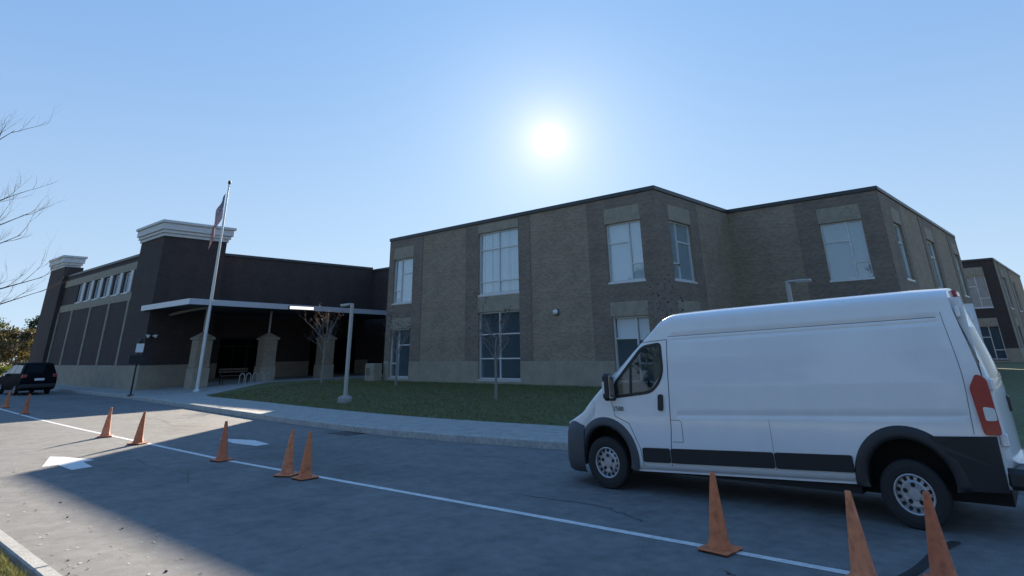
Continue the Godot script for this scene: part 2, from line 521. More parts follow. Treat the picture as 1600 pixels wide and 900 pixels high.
func build_markings() -> void:
	var st := st_new()
	var rows := []
	var nz := FastNoiseLite.new(); nz.seed = 9; nz.frequency = 0.6
	var x := -60.0
	while x <= 70.0:
		var z := pw([[-60.0, 16.6], [-5.5, 16.95], [2.5, 17.25], [8.0, 17.32], [17.7, 17.3], [23.5, 17.0], [28.3, 16.76], [30.0, 16.7], [70.0, 16.0]], x)
		var w := 0.058 + 0.006 * nz.get_noise_1d(x * 3.0)
		rows.append([Vector3(x, 0.004, z - w), Vector3(x, 0.004, z + w)])
		x += 0.25
	grid(st, rows, true, true)
	var line := struct("road_line", st, M.paint_line)
	line.set_meta("label", "long white painted line along the driveway")
	# two painted arrows: head, notched tail, as they lie on the asphalt
	for a in [[[15.66, 19.99], [14.08, 19.49], [14.48, 19.28], [15.51, 19.01], [15.65, 19.26], [16.48, 19.32], [16.59, 19.71], [15.62, 19.71]], [[14.11, 15.75], [14.55, 15.62], [15.31, 15.37], [16.35, 15.50], [16.39, 15.86], [15.39, 15.96]]]:
		st = st_new()
		var poly := PackedVector2Array()
		for p in a: poly.append(Vector2(p[0], p[1]))
		var ids := Geometry2D.triangulate_polygon(poly)
		for i in range(0, ids.size(), 3):
			face(st, Vector3(15.5, -5, 18), [Vector3(poly[ids[i]].x, 0.004, poly[ids[i]].y), Vector3(poly[ids[i + 1]].x, 0.004, poly[ids[i + 1]].y), Vector3(poly[ids[i + 2]].x, 0.004, poly[ids[i + 2]].y)])
		struct("painted_arrow", st, M.paint_line)
	# sealed cracks
	st = st_new()
	var r := RandomNumberGenerator.new(); r.seed = 31
	for c in [[[10.9, 17.75], [12.04, 18.72], [12.72, 19.41], [13.0, 20.5]], [[16.17, 19.19], [16.23, 18.72], [16.18, 18.14], [16.09, 17.71], [16.3, 16.0]], [[16.2, 18.4], [17.3, 18.6], [18.6, 18.3], [20.0, 18.9]], [[21.0, 14.2], [22.4, 13.6], [23.4, 13.9]], [[28.9, 17.4], [29.4, 17.6], [29.8, 18.1], [30.6, 18.3]], [[17.5, 13.6], [18.4, 14.6], [18.2, 15.8], [19.0, 17.0]], [[5.0, 15.0], [7.0, 14.6], [9.5, 15.2], [12.0, 14.4]], [[25.0, 16.0], [26.5, 15.9], [27.4, 16.3]]]:
		var path := []
		for i in c.size() - 1:
			var n := 12
			for k in n:
				var t := float(k) / n
				path.append(Vector2(lerpf(c[i][0], c[i + 1][0], t) + r.randf_range(-0.035, 0.035), lerpf(c[i][1], c[i + 1][1], t) + r.randf_range(-0.035, 0.035)))
		rows = []
		for i in path.size():
			var d: Vector2 = (path[mini(i + 1, path.size() - 1)] - path[maxi(i - 1, 0)]).normalized().orthogonal() * r.randf_range(0.004, 0.012)
			rows.append([Vector3(path[i].x + d.x, 0.003, path[i].y + d.y), Vector3(path[i].x - d.x, 0.003, path[i].y - d.y)])
		grid(st, rows, true, false)
	struct("road_crack", st, M.tar)

# ---------------------------------------------------------------- buildings
func wall(b: Node3D, fx: Transform3D, u0: float, u1: float, y0: float, y1: float, holes: Array, mat: Material, thick := 0.32, called := "wall", d1 := 0.0) -> void:
	var ys := [y0, y1]
	for hl in holes:
		for v in [hl[2], hl[3]]:
			if v > y0 and v < y1 and not ys.has(v): ys.append(v)
	ys.sort()
	var st := st_new()
	for i in ys.size() - 1:
		var ym: float = (ys[i] + ys[i + 1]) * 0.5
		var cuts := []
		for hl in holes:
			if hl[2] < ym and hl[3] > ym and hl[1] > u0 and hl[0] < u1: cuts.append([maxf(hl[0], u0), minf(hl[1], u1)])
		cuts.sort_custom(func(p, q): return p[0] < q[0])
		var u := u0
		for c in cuts:
			if c[0] > u + 0.001: box(st, Vector3(u, ys[i], -thick), Vector3(c[0], ys[i + 1], d1))
			u = c[1]
		if u < u1 - 0.001: box(st, Vector3(u, ys[i], -thick), Vector3(u1, ys[i + 1], d1))
	obj(called, st, mat, b, fx)

func slab(b: Node3D, fx: Transform3D, called: String, p: Vector3, q: Vector3, mat: Material, bevel := 0.012) -> MeshInstance3D:
	var st := st_new()
	bbox(st, p, q, bevel)
	return obj(called, st, mat, b, fx)

func window(b: Node3D, fx: Transform3D, u0: float, u1: float, y0: float, y1: float, bays: Array, blind := 0.0, glass: Material = null, fm: Material = null) -> void:
	# bays: [[share of width, [transom heights as shares]], ...]; blind = share of height covered
	var st := st_new()
	var f := 0.065
	var d0 := -0.18; var d1 := -0.09
	box(st, Vector3(u0, y0, d0), Vector3(u0 + f, y1, d1))
	box(st, Vector3(u1 - f, y0, d0), Vector3(u1, y1, d1))
	box(st, Vector3(u0 + f, y0, d0), Vector3(u1 - f, y0 + f, d1))
	box(st, Vector3(u0 + f, y1 - f, d0), Vector3(u1 - f, y1, d1))
	var panes := []
	var u := u0 + f
	var span := u1 - u0 - 2 * f
	for k in bays.size():
		var ue: float = u + span * bays[k][0]
		var inner0 := u if k == 0 else u + 0.03
		var inner1 := ue if k == bays.size() - 1 else ue - 0.03
		if k < bays.size() - 1: box(st, Vector3(ue - 0.03, y0 + f, d0), Vector3(ue + 0.03, y1 - f, d1 + 0.004))
		var yl := y0 + f
		for t in bays[k][1] + [-1.0]:
			var yt: float = y1 - f if t < 0.0 else lerpf(y0, y1, t) - 0.03
			panes.append([inner0, inner1, yl, yt])
			if t >= 0.0:
				box(st, Vector3(inner0, yt, d0), Vector3(inner1, yt + 0.06, d1 - 0.003))
				yl = yt + 0.06
		u = ue
	var w := obj("window", st, fm if fm else M.aluminium, b, fx)
	for p in panes:
		var g := st_new()
		var hw: float = (p[1] - p[0]) * 0.5 + 0.01; var hh: float = (p[3] - p[2]) * 0.5 + 0.01
		box(g, Vector3(-hw, -hh, -0.003), Vector3(hw, hh, 0.003))
		var tilt := Basis.from_euler(Vector3(rng.randf_range(-0.012, 0.012), rng.randf_range(-0.012, 0.012), 0))
		obj("pane", g, glass if glass else M.glass, w, Transform3D(tilt, Vector3((p[0] + p[1]) * 0.5, (p[2] + p[3]) * 0.5, -0.138)))
	if blind < 0.0:
		# vertical louvre drapes, with a gap where two hang apart
		var g := st_new()
		var uu := u0 + f + 0.03
		var kk := 0
		while uu < u1 - f - 0.12:
			if kk != 6:
				var tw := rng.randf_range(-0.05, 0.05)
				quad(g, Vector3(uu, y1 - f, -0.25 - tw), Vector3(uu + 0.12, y1 - f, -0.25 + tw), Vector3(uu + 0.12, y0 + 0.12, -0.25 + tw), Vector3(uu, y0 + 0.12, -0.25 - tw))
			uu += 0.115; kk += 1
		obj("blind", g, M.blind, w)
	if blind > 0.0:
		var g := st_new()
		u = u0 + f
		for k in bays.size():
			var ue: float = u + span * bays[k][0]
			var low := lerpf(y1, y0, clampf(blind + rng.randf_range(-0.12, 0.03), 0.1, 0.97))
			var yy := y1 - f
			while yy > low:
				# tilted slats
				quad(g, Vector3(u + 0.03, yy, -0.235), Vector3(ue - 0.03, yy, -0.235), Vector3(ue - 0.03, yy - 0.052, -0.21), Vector3(u + 0.03, yy - 0.052, -0.21))
				yy -= 0.05
			u = ue
		obj("blind", g, M.blind, w)
	var sl := st_new()
	bbox(sl, Vector3(u0 - 0.03, y0 - 0.09, -0.2), Vector3(u1 + 0.03, y0, 0.045), 0.01)
	obj("sill", sl, fm if fm else M.aluminium, w)

func coping(b: Node3D, fx: Transform3D, u0: float, u1: float, y: float) -> void:
	slab(b, fx, "coping", Vector3(u0, y - 0.16, -0.40), Vector3(u1, y + 0.03, 0.07), M.coping, 0.015)

func face_z(x: float, z: float) -> Transform3D:
	return Transform3D(Basis.IDENTITY, Vector3(x, 0, z))

func face_x(x: float, z: float) -> Transform3D:
	# looks towards +x, u runs to -z
	return Transform3D(Basis(Vector3.UP, PI / 2), Vector3(x, 0, z))

const NARROW_L := [[0.36, [0.28]], [0.64, [0.66]]]
const NARROW_R := [[0.64, [0.66]], [0.36, [0.28]]]

func bay(b: Node3D, fx: Transform3D, u0: float, u1: float, lay: Array, blind_up: float, blind_low: float, dark := false) -> Array:
	# an upper and a lower window with their pale panels; returns the wall openings
	window(b, fx, u0, u1, 4.78, 7.35, lay, blind_up)
	window(b, fx, u0, u1, 0.72, 3.32, lay, blind_low, M.low_glass)
	for y in [[7.35, 8.04], [3.32, 3.92]]:
		slab(b, fx, "header_panel", Vector3(u0 - 0.02, y[0], -0.05), Vector3(u1 + 0.02, y[1], 0.045), M.precast)
	return [[u0, u1, 4.78, 7.35], [u0, u1, 0.72, 3.32]]

func strips(b: Node3D, fx: Transform3D, list: Array, y0: float, y1: float, holes: Array) -> void:
	# bands of the darker brick that stand a little proud of the paler field
	for s in list: wall(b, fx, s[0], s[1], y0, y1, holes, M.brick_band, 0.0, "brick_band", 0.028)

func shell(b: Node3D, x0: float, x1: float, z0: float, z1: float, y1: float) -> void:
	# roof, floors and the walls that the picture does not look at
	var st := st_new()
	box(st, Vector3(x0 + 0.3, y1 - 0.62, z0 + 0.3), Vector3(x1 - 0.3, y1 - 0.4, z1 - 0.3))
	obj("roof", st, M.coping, b)
	st = st_new()
	box(st, Vector3(x0 + 0.3, 0.2, z0 + 0.3), Vector3(x1 - 0.3, 0.58, z1 - 0.3))
	box(st, Vector3(x0 + 0.3, 4.1, z0 + 0.3), Vector3(x1 - 0.3, 4.45, z1 - 0.6))
	obj("floor", st, M.floor_in, b)

func back_walls(b: Node3D, list: Array) -> void:
	var st := st_new()
	for l in list: box(st, Vector3(l[0], 0.0, l[1]), Vector3(l[2], 8.7, l[3]))
	obj("rear_wall", st, M.brick_dark, b)

func build_wing() -> void:
	var b := thing("school_wing", "two-storey brick school wing with tall pale-framed windows and stone base", "building")
	var H := 8.70
	# long facade
	var F := face_z(0, 0)
	var holes := bay(b, F, 0.48, 2.33, NARROW_L, 0.95, 0.0)
	holes += bay(b, F, 16.2, 18.05, NARROW_R, 0.97, 0.35)
	window(b, F, 7.9, 10.8, 4.78, 8.0, [[0.5, [0.2, 0.72]], [0.5, [0.2, 0.72]]], -1.0)
	window(b, F, 7.9, 10.8, 0.72, 3.9, [[0.5, [0.3, 0.66]], [0.5, [0.3, 0.66]]], 0.0, M.low_glass)
	holes += [[7.9, 10.8, 4.78, 8.0], [7.9, 10.8, 0.72, 3.9]]
	slab(b, F, "header_panel", Vector3(7.88, 8.0, -0.05), Vector3(10.82, 8.46, 0.045), M.precast)
	slab(b, F, "spandrel_panel", Vector3(7.88, 3.9, -0.05), Vector3(10.82, 4.69, 0.045), M.precast)
	wall(b, F, 0.0, 18.87, 1.55, H, holes, M.brick_field)
	strips(b, F, [[0.0, 3.2], [6.9, 11.6], [15.2, 18.87]], 1.55, H - 0.2, holes)
	wall(b, F, 0.0, 18.91, 0.0, 1.55, holes, M.stone, 0.36, "base_course", 0.045)
	coping(b, F, -0.06, 18.94, H)
	# return towards the inner corner
	F = face_x(18.87, 0)
	holes = bay(b, F, 1.05, 3.05, NARROW_L, 0.0, 0.3)
	wall(b, F, 0.33, 7.49, 1.55, H, holes, M.brick_field)
	strips(b, F, [[-0.028, 3.9]], 1.55, H - 0.2, holes)
	wall(b, F, 0.37, 7.44, 0.0, 1.55, holes, M.stone, 0.36, "base_course", 0.045)
	coping(b, F, 0.4, 7.42, H)
	# projecting bay
	F = face_z(18.87, -7.49)
	holes = bay(b, F, 4.40, 6.23, NARROW_R, 0.0, 0.0)
	wall(b, F, 0.0, 7.11, 1.55, H, holes, M.brick_field)
	strips(b, F, [[3.4, 7.11]], 1.55, H - 0.2, holes)
	wall(b, F, 0.0, 7.15, 0.0, 1.55, holes, M.stone, 0.36, "base_course", 0.045)
	coping(b, F, 0.0, 7.18, H)
	# end wall that runs away from the road
	F = face_x(25.98, -7.49)
	holes = bay(b, F, 1.8, 3.3, NARROW_L, 0.9, 0.0)
	holes += bay(b, F, 9.0, 11.0, NARROW_L, 0.7, 0.0)
	holes += bay(b, F, 17.1, 18.7, NARROW_L, 0.8, 0.0)
	wall(b, F, 0.33, 19.4, 1.55, H, holes, M.brick_field)
	strips(b, F, [[-0.028, 4.0], [8.1, 11.9], [16.2, 19.4]], 1.55, H - 0.2, holes)
	wall(b, F, 0.37, 19.4, 0.0, 1.55, holes, M.stone, 0.36, "base_course", 0.045)
	coping(b, F, 0.4, 19.4, H)
	back_walls(b, [[0.0, -26.9, 0.32, -0.33], [0.0, -27.2, 25.98, -26.9]])
	shell(b, 0.0, 18.87, -27.0, 0.0, H)
	shell(b, 18.2, 25.98, -27.0, -7.49, H)
	# partitions between the classrooms
	var st := st_new()
	for x in [4.5, 13.5]: box(st, Vector3(x, 0.6, -8.0), Vector3(x + 0.15, 8.1, -0.6))
	box(st, Vector3(0.4, 0.6, -8.2), Vector3(18.4, 8.1, -8.0))
	box(st, Vector3(20.3, 0.6, -26.5), Vector3(20.5, 8.1, -8.0))
	obj("partition", st, M.interior, b)
	# far block across the court
	var c := thing("far_school_block", "separate dark brick block with pale windows beyond the wing's end wall", "building")
	F = face_z(14.0, -43.3)
	holes = bay(c, F, 9.3, 11.3, NARROW_R, 0.0, 0.0)
	wall(c, F, 0.0, 12.2, 1.55, H, holes, M.brick_dark)
	wall(c, F, 0.0, 12.2, 0.0, 1.55, holes, M.stone, 0.36, "base_course", 0.045)
	coping(c, F, 0.0, 12.24, H)
	F = face_x(26.2, -43.3)
	holes = bay(c, F, 3.0, 5.0, NARROW_L, 0.5, 0.0)
	holes += bay(c, F, 10.0, 12.0, NARROW_L, 0.8, 0.0)
	wall(c, F, 0.33, 21.0, 1.55, H, holes, M.brick_field)
	strips(c, F, [[2.0, 6.0], [9.0, 13.0]], 1.55, H - 0.2, holes)
	wall(c, F, 0.37, 21.0, 0.0, 1.55, holes, M.stone, 0.36, "base_course", 0.045)
	coping(c, F, 0.4, 21.0, H)
	back_walls(c, [[14.0, -64.3, 14.3, -43.65], [14.3, -64.3, 26.2, -64.0]])
	shell(c, 14.0, 26.2, -64.3, -43.3, H)

func cornice(b: Node3D, x0: float, x1: float, z0: float, z1: float, y: float) -> void:
	var st := st_new()
	for s in [[0.10, 0.0, 0.20], [0.20, 0.20, 0.40], [0.30, 0.40, 0.82], [0.40, 0.82, 1.0]]:
		bbox(st, Vector3(x0 - s[0], y + s[1], z0 - s[0]), Vector3(x1 + s[0], y + s[2], z1 + s[0]), 0.02)
	obj("cornice", st, M.cornice, b)

func build_entrance() -> void:
	var b := thing("entrance_block", "low dark brick entrance block with corner tower, pale cornice and clerestory windows", "building", Vector3.ZERO)
	var H := 8.72
	# left face along the road
	var F := face_z(-34.0, 9.04)
	var holes := []
	for i in 6:
		var u := 15.9 - i * 2.18
		holes.append([u - 0.8, u + 0.45, 6.25, 7.65])
		window(b, F, u - 0.8, u + 0.45, 6.25, 7.65, [[0.5, []], [0.5, []]], 0.0)
	holes = holes.duplicate()
	wall(b, F, 0.0, 17.6, 1.55, H, holes, M.brick_dark)
	for i in 6:
		var u := 15.9 - i * 2.18
		slab(b, F, "precast_pier", Vector3(u + 0.48, 6.2, -0.02), Vector3(u + 1.02, 7.7, 0.06), M.cornice)
	slab(b, F, "precast_band", Vector3(0.0, 7.7, -0.05), Vector3(17.5, 8.25, 0.03), M.precast)
	slab(b, F, "precast_band", Vector3(0.0, 5.65, -0.05), Vector3(17.5, 6.2, 0.03), M.precast)
	for x in [-34.0, -30.1, -25.35, -21.05, -17.05]:
		slab(b, F, "pilaster", Vector3(x + 34.0, 1.55, -0.02), Vector3(x + 34.32, 5.65, 0.07), M.precast)
	wall(b, F, 0.0, 17.6, 0.0, 1.55, [], M.stone, 0.36, "base_course", 0.045)
	coping(b, F, 0.0, 17.5, H)
	# corner tower
	var st := st_new()
	box(st, Vector3(-16.4, 1.55, 5.04), Vector3(-12.2, 9.42, 9.16))
	obj("tower", st, M.brick_dark, b)
	st = st_new()
	box(st, Vector3(-16.44, 0.0, 5.0), Vector3(-12.155, 1.55, 9.205))
	obj("tower_base", st, M.stone, b)
	cornice(b, -16.4, -12.2, 5.04, 9.16, 9.42)
	st = st_new()
	box(st, Vector3(-38.6, 1.55, 8.0), Vector3(-34.0, 9.5, 9.4))
	obj("tower", st, M.brick_dark, b)
	st = st_new()
	box(st, Vector3(-38.64, 0.0, 7.96), Vector3(-33.96, 1.55, 9.445))
	obj("tower_base", st, M.stone, b)
	cornice(b, -38.6, -34.6, 8.2, 9.3, 9.5)
	# entrance wall, set back from the tower, with its glazed doors
	F = face_x(-13.7, 5.04)
	var doors := [[1.2, 5.4, 0.62, 3.2], [8.2, 12.4, 0.62, 3.2]]
	for d in doors: window(b, F, d[0], d[1], d[2], d[3], [[0.25, [0.78]], [0.25, [0.78]], [0.25, [0.78]], [0.25, [0.78]]], 0.0, M.tinted, M.dark_metal)
	wall(b, F, 0.0, 13.54, 1.55, 8.88, doors, M.brick_dark)
	wall(b, F, 0.0, 13.54, 0.0, 1.55, doors, M.stone, 0.36, "base_course", 0.045)
	coping(b, F, 0.0, 13.5, 8.88)
	F = face_z(-13.7, -8.5)
	wall(b, F, 0.0, 13.7, 0.0, 8.72, [], M.brick_dark)
	coping(b, F, 0.1, 13.6, 8.72)
	back_walls(b, [[-38.6, -24.0, -38.3, 7.9], [-38.3, -24.0, -13.7, -23.7], [-14.02, -23.7, -13.7, -8.9]])
	var lk := st_new()
	box(lk, Vector3(-13.6, 8.1, -23.7), Vector3(-0.05, 8.3, -8.85))
	obj("link_roof", lk, M.coping, b)
	shell(b, -38.6, -14.0, -24.0, 8.8, H)
	# canopy over the doors
	var c := thing("entrance_canopy", "flat pale-edged canopy on capped brick columns in front of the school entrance", "canopy")
	var top := func(z: float) -> float: return 4.99 + 0.010 * z
	var poly := [Vector2(-5.9, 9.3), Vector2(-7.4, -7.9), Vector2(-13.6, -7.9), Vector2(-13.6, 5.0), Vector2(-12.12, 5.0), Vector2(-12.12, 9.19), Vector2(-13.35, 9.19), Vector2(-13.35, 9.3)]
	var pp := PackedVector2Array(poly)
	st = st_new()
	prism(st, pp, 0.0, 1.0, func(u: float, v: float, d: float) -> Vector3: return Vector3(u, top.call(v) - 0.30 + 0.22 * d, v))
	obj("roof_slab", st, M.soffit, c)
	st = st_new()
	for e in [[0, 1], [7, 0]]:
		var p: Vector2 = poly[e[0]]; var q: Vector2 = poly[e[1]]
		var n := Vector2(q.y - p.y, p.x - q.x).normalized()
		if n.dot((p + q) * 0.5 - Vector2(-10, 1)) < 0: n = -n
		var a := p + n * 0.06; var d2 := q + n * 0.06
		var cen := Vector3((p.x + q.x) * 0.5, top.call((p.y + q.y) * 0.5) - 0.17, (p.y + q.y) * 0.5)
		var v := []
		for w in [[p, -0.31], [q, -0.31], [q, 0.0], [p, 0.0], [a, -0.31], [d2, -0.31], [d2, 0.0], [a, 0.0]]:
			v.append(Vector3(w[0].x, top.call(w[0].y) + w[1], w[0].y))
		for fc in [[0, 1, 2, 3], [4, 5, 6, 7], [0, 1, 5, 4], [3, 2, 6, 7], [0, 3, 7, 4], [1, 2, 6, 5]]:
			face(st, cen, [v[fc[0]], v[fc[1]], v[fc[2]], v[fc[3]]])
	obj("fascia", st, M.fascia, c)
	# curved beam under the soffit
	st = st_new()
	var path := []
	for i in 9:
		var t := i / 8.0
		path.append(Vector3(-12.1 + 4.6 * t, 4.52 + 0.24 * sin(t * 1.5), 8.0 - 0.5 * t))
	tube(st, path, [0.09, 0.09, 0.09, 0.09, 0.09, 0.09, 0.09, 0.09, 0.09], 8)
	obj("beam", st, M.precast, c)
	for z in [7.1, 2.9, -1.4]:
		var x := -8.7
		var g := ground_y(z) - 0.05
		st = st_new()
		bbox(st, Vector3(x - 0.44, 1.35, z - 0.44), Vector3(x + 0.44, 2.95, z + 0.44), 0.015)
		var col := obj("column", st, M.brick_field, c)
		st = st_new()
		bbox(st, Vector3(x - 0.49, g, z - 0.49), Vector3(x + 0.49, 1.35, z + 0.49), 0.02)
		obj("column_base", st, M.stone, col)
		st = st_new()
		var e := 0.54
		bbox(st, Vector3(x - e, 2.95, z - e), Vector3(x + e, 3.05, z + e), 0.015)
		var ap := Vector3(x, 3.42, z)
		var cs := [Vector3(x - e, 3.05, z - e), Vector3(x + e, 3.05, z - e), Vector3(x + e, 3.05, z + e), Vector3(x - e, 3.05, z + e)]
		for k in 4: face(st, Vector3(x, 3.06, z), [cs[k], cs[(k + 1) % 4], ap])
		obj("column_cap", st, M.precast, col)
		st = st_new()
		tube(st, [Vector3(x, 3.3, z), Vector3(x, 4.8, z)], [0.07, 0.07], 10)
		obj("post", st, M.post, col)
	# lamp strip fixed to the fascia
	var lp := thing("canopy_lamp", "long white lit lamp fixed to the canopy edge", "lamp", Vector3(-6.455, 4.83, 2.05), -PI / 2 + 0.087 + PI)
	st = st_new()
	bbox(st, Vector3(-0.95, -0.12, -0.02), Vector3(0.95, 0.12, 0.05), 0.015)
	obj("housing", st, M.dark_metal, lp)
	st = st_new()
	bbox(st, Vector3(-0.90, -0.085, 0.045), Vector3(0.90, 0.085, 0.10), 0.03)
	obj("lamp_lens", st, M.glow, lp)
	var al := AreaLight3D.new()
	al.name = "canopy_lamp_light"
	al.area_size = Vector2(1.8, 0.17); al.light_energy = 0.08; al.light_color = Color(1, 0.98, 0.94)
	al.shadow_enabled = true
	lp.add_child(al)
	al.position = Vector3(0, 0, 0.125); al.rotation.y = PI

# ---------------------------------------------------------------- cones
func build_cones() -> void:
	var list := [
		[28.59, 16.80, 0.0, "orange traffic cone in front of the van's side sill, ahead of its rear wheel"],
		[30.04, 16.92, 0.15, "orange traffic cone standing beside the van's rear wheel, on the line's end"],
		[30.60, 16.52, -0.1, "orange traffic cone whose tip covers the van's rear wheel rim"],
		[21.17, 17.36, 0.1, "orange traffic cone on the line, the one of the touching pair towards the van"],
		[20.62, 17.40, 0.3, "orange traffic cone on the line, the one of the touching pair away from the van"],
		[17.92, 17.37, 0.0, "orange traffic cone standing in shade between the two painted arrows"],
		[13.47, 17.50, 0.2, "orange traffic cone on the line at the very edge of the wing's shadow"],
		[11.03, 17.52, 0.0, "sunlit orange traffic cone on the line casting a long shadow"],
		[-0.56, 16.98, 0.1, "shaded traffic cone on the line, second one behind the dark car"],
		[-5.68, 16.65, 0.2, "shaded traffic cone on the line close beside the dark car"]]
	var shades := [Color(0.42, 0.110, 0.042), Color(0.46, 0.140, 0.065), Color(0.36, 0.092, 0.040)]
	var mats := []
	for k in 3:
		var c: Color = shades[k]
		var m := surfaced(ramp_tex([[noise_image(30 + k, 0.02, 3, 256), 0.9]], Color(c.r * 1.15, c.g * 1.2, c.b * 1.2), Color(c.r * 1.6, c.g * 1.9, c.b * 1.9), 0.04, 50 + k, 256), 0.7, 0.62)
		# scuffs and tyre dirt in patches
		weathered(m, ramp_tex([[noise_image(43 + k, 0.02, 4, 256), 1.5]], Color(0.62, 0.60, 0.58), Color(1.15, 1.15, 1.15), 0.02, 54 + k, 256), 0.9)
		mats.append(m)
	var r := RandomNumberGenerator.new(); r.seed = 8
	for i in list.size():
		var l: Array = list[i]
		var t := thing("traffic_cone", l[3], "cone", Vector3(l[0], 0.0, l[1]), l[2] + r.randf_range(-0.4, 0.4), "traffic cones along the white line")
		var bend := Vector3(r.randf_range(-0.03, 0.03), 0, r.randf_range(-0.03, 0.03))
		var rows := []
		for pr in [[0.125, 0.035], [0.12, 0.06], [0.112, 0.085], [0.104, 0.10], [0.085, 0.255], [0.066, 0.41], [0.047, 0.565], [0.028, 0.715], [0.028, 0.73], [0.022, 0.735], [0.020, 0.70], [0.020, 0.62]]:
			var ring := []
			for k in 29:
				var an := TAU * k / 28.0
				ring.append(Vector3(pr[0] * cos(an), pr[1], -pr[0] * sin(an)) + bend * pow(pr[1] / 0.73, 2.0))
			rows.append(ring)
		var st := st_new()
		grid(st, rows.slice(0, 4), true, true)
		st.set_smooth_group(2)
		grid(st, rows.slice(3, 8), true, true)
		grid(st, rows.slice(7), true, true)
		obj("cone_body", st, mats[i % 3], t)
		st = st_new()
		bbox(st, Vector3(-0.175, 0.014, -0.175), Vector3(0.175, 0.036, 0.175), 0.008)
		obj("base", st, mats[i % 3], t)
		for sx in [-1, 1]:
			for sz in [-1, 1]:
				st = st_new()
				box(st, Vector3(sx * 0.165, 0.0, sz * 0.165), Vector3(sx * 0.11, 0.014, sz * 0.11))
				obj("foot", st, M.rubber, t)

# ---------------------------------------------------------------- van
# van axes: s along the body from the nose (0) to the rear (6), y up, w across (+ is the camera side)
const VPITCH := 0.038
const AX_F := 0.98
const AX_R := 5.177
const VH := [[0.10, 0.93], [0.30, 1.01], [0.54, 1.11], [0.80, 1.37], [1.10, 1.635], [2.05, 2.435], [2.16, 2.495], [2.3, 2.512], [3.0, 2.52], [5.7, 2.52], [6.15, 2.505]]
const V_END := 6.15

func vp(s: float, y: float, w: float) -> Vector3:
	# the tail leans forward a little towards the roof
	s -= 0.14 * smoothstep(1.3, 2.5, y) * clampf((s - 5.3) / 0.85, 0.0, 1.3)
	return Vector3(s - AX_F, y + VPITCH * (s - AX_F), w)

func v_top(s: float) -> float:
	return (pw(VH, s - 0.06) + pw(VH, s) + pw(VH, s + 0.06)) / 3.0

func v_half(s: float, y: float) -> float:
	var w := pw([[0.22, 0.975], [0.40, 1.005], [0.58, 1.022], [1.03, 1.03], [1.42, 1.026], [1.8, 1.008], [2.05, 0.985], [2.30, 0.955]], y)
	var t := clampf((1.25 - s) / 1.25, 0.0, 1.0)
	w -= 0.34 * pow(t, 2.4)
	if s > 5.7: w -= 0.03 * pow((s - 5.7) / 0.45, 2.0)
	if s > 2.24 and s < 5.92:
		if y > 1.015 and y < 1.055: w -= 0.0045
		if y > 2.075 and y < 2.095: w -= 0.006
		if y > 2.130 and y < 2.150: w -= 0.006
	return w

func arch_y(ax: float) -> float:
	return 0.42 if ax == AX_F else 0.33

func v_low(s: float) -> float:
	var y := 0.30
	for ax in [AX_F, AX_R]:
		var d: float = absf(s - ax)
		if d < 0.47: y = maxf(y, arch_y(ax) + sqrt(0.47 * 0.47 - d * d))
	return y

func side_poly(st: SurfaceTool, poly: Array, off: float, thick: float, sgn: float) -> void:
	# a shape in (s, y) laid on the body side, standing off by off and as thick as thick
	var p2 := PackedVector2Array()
	for i in poly.size():
		var a: Array = poly[i]; var b: Array = poly[(i + 1) % poly.size()]
		var n := maxi(1, int(ceil(Vector2(a[0] - b[0], a[1] - b[1]).length() / 0.12)))
		for k in n: p2.append(Vector2(lerpf(a[0], b[0], float(k) / n), lerpf(a[1], b[1], float(k) / n)))
	prism(st, p2, off, off + thick, func(s: float, y: float, d: float) -> Vector3: return vp(s, y, sgn * (v_half(s, y) + d)))

func round_poly(pts: Array, r: float, n := 5) -> Array:
	var out := []
	for i in pts.size():
		var p := Vector2(pts[i][0], pts[i][1])
		var a := Vector2(pts[i - 1][0], pts[i - 1][1]); var b := Vector2(pts[(i + 1) % pts.size()][0], pts[(i + 1) % pts.size()][1])
		var rr: float = pts[i][2] if pts[i].size() > 2 else r
		rr = minf(rr, minf(p.distance_to(a), p.distance_to(b)) * 0.48)
		var s := p + (a - p).normalized() * rr; var e := p + (b - p).normalized() * rr
		for k in n + 1:
			var t := float(k) / n
			var q := s.lerp(p, t).lerp(p.lerp(e, t), t)
			out.append([q.x, q.y])
	return out

func seam_line(st: SurfaceTool, pts: Array, sgn: float, w := 0.008) -> void:
	for i in pts.size() - 1:
		var a := Vector2(pts[i][0], pts[i][1]); var b := Vector2(pts[i + 1][0], pts[i + 1][1])
		var n := maxi(1, int(a.distance_to(b) / 0.1))
		for k in n:
			var p := a.lerp(b, float(k) / n); var q := a.lerp(b, float(k + 1) / n)
			var o := (q - p).normalized().orthogonal() * w * 0.5
			var f := func(v: Vector2) -> Vector3: return vp(v.x, v.y, sgn * (v_half(v.x, v.y) + 0.0025))
			face(st, vp(p.x, p.y, 0), [f.call(p + o), f.call(q + o), f.call(q - o), f.call(p - o)])

func v_shoulder(s: float, t: float, sgn: float, lift := 0.0) -> Vector3:
	var top := v_top(s)
	var ys := minf(2.30, top - clampf((top - 0.93) * 0.30, 0.08, 0.21))
	var a := t * PI * 0.5
	var n := 2.0 / 3.4
	var w := v_half(s, ys)
	return vp(s, ys + (top - ys) * pow(maxf(sin(a), 0.0), n) + lift, sgn * w * pow(maxf(cos(a), 0.0), n))

func inside(poly: Array, s: float, y: float) -> bool:
	var p := PackedVector2Array()
	for q in poly: p.append(Vector2(q[0], q[1]))
	return Geometry2D.is_point_in_polygon(Vector2(s, y), p)

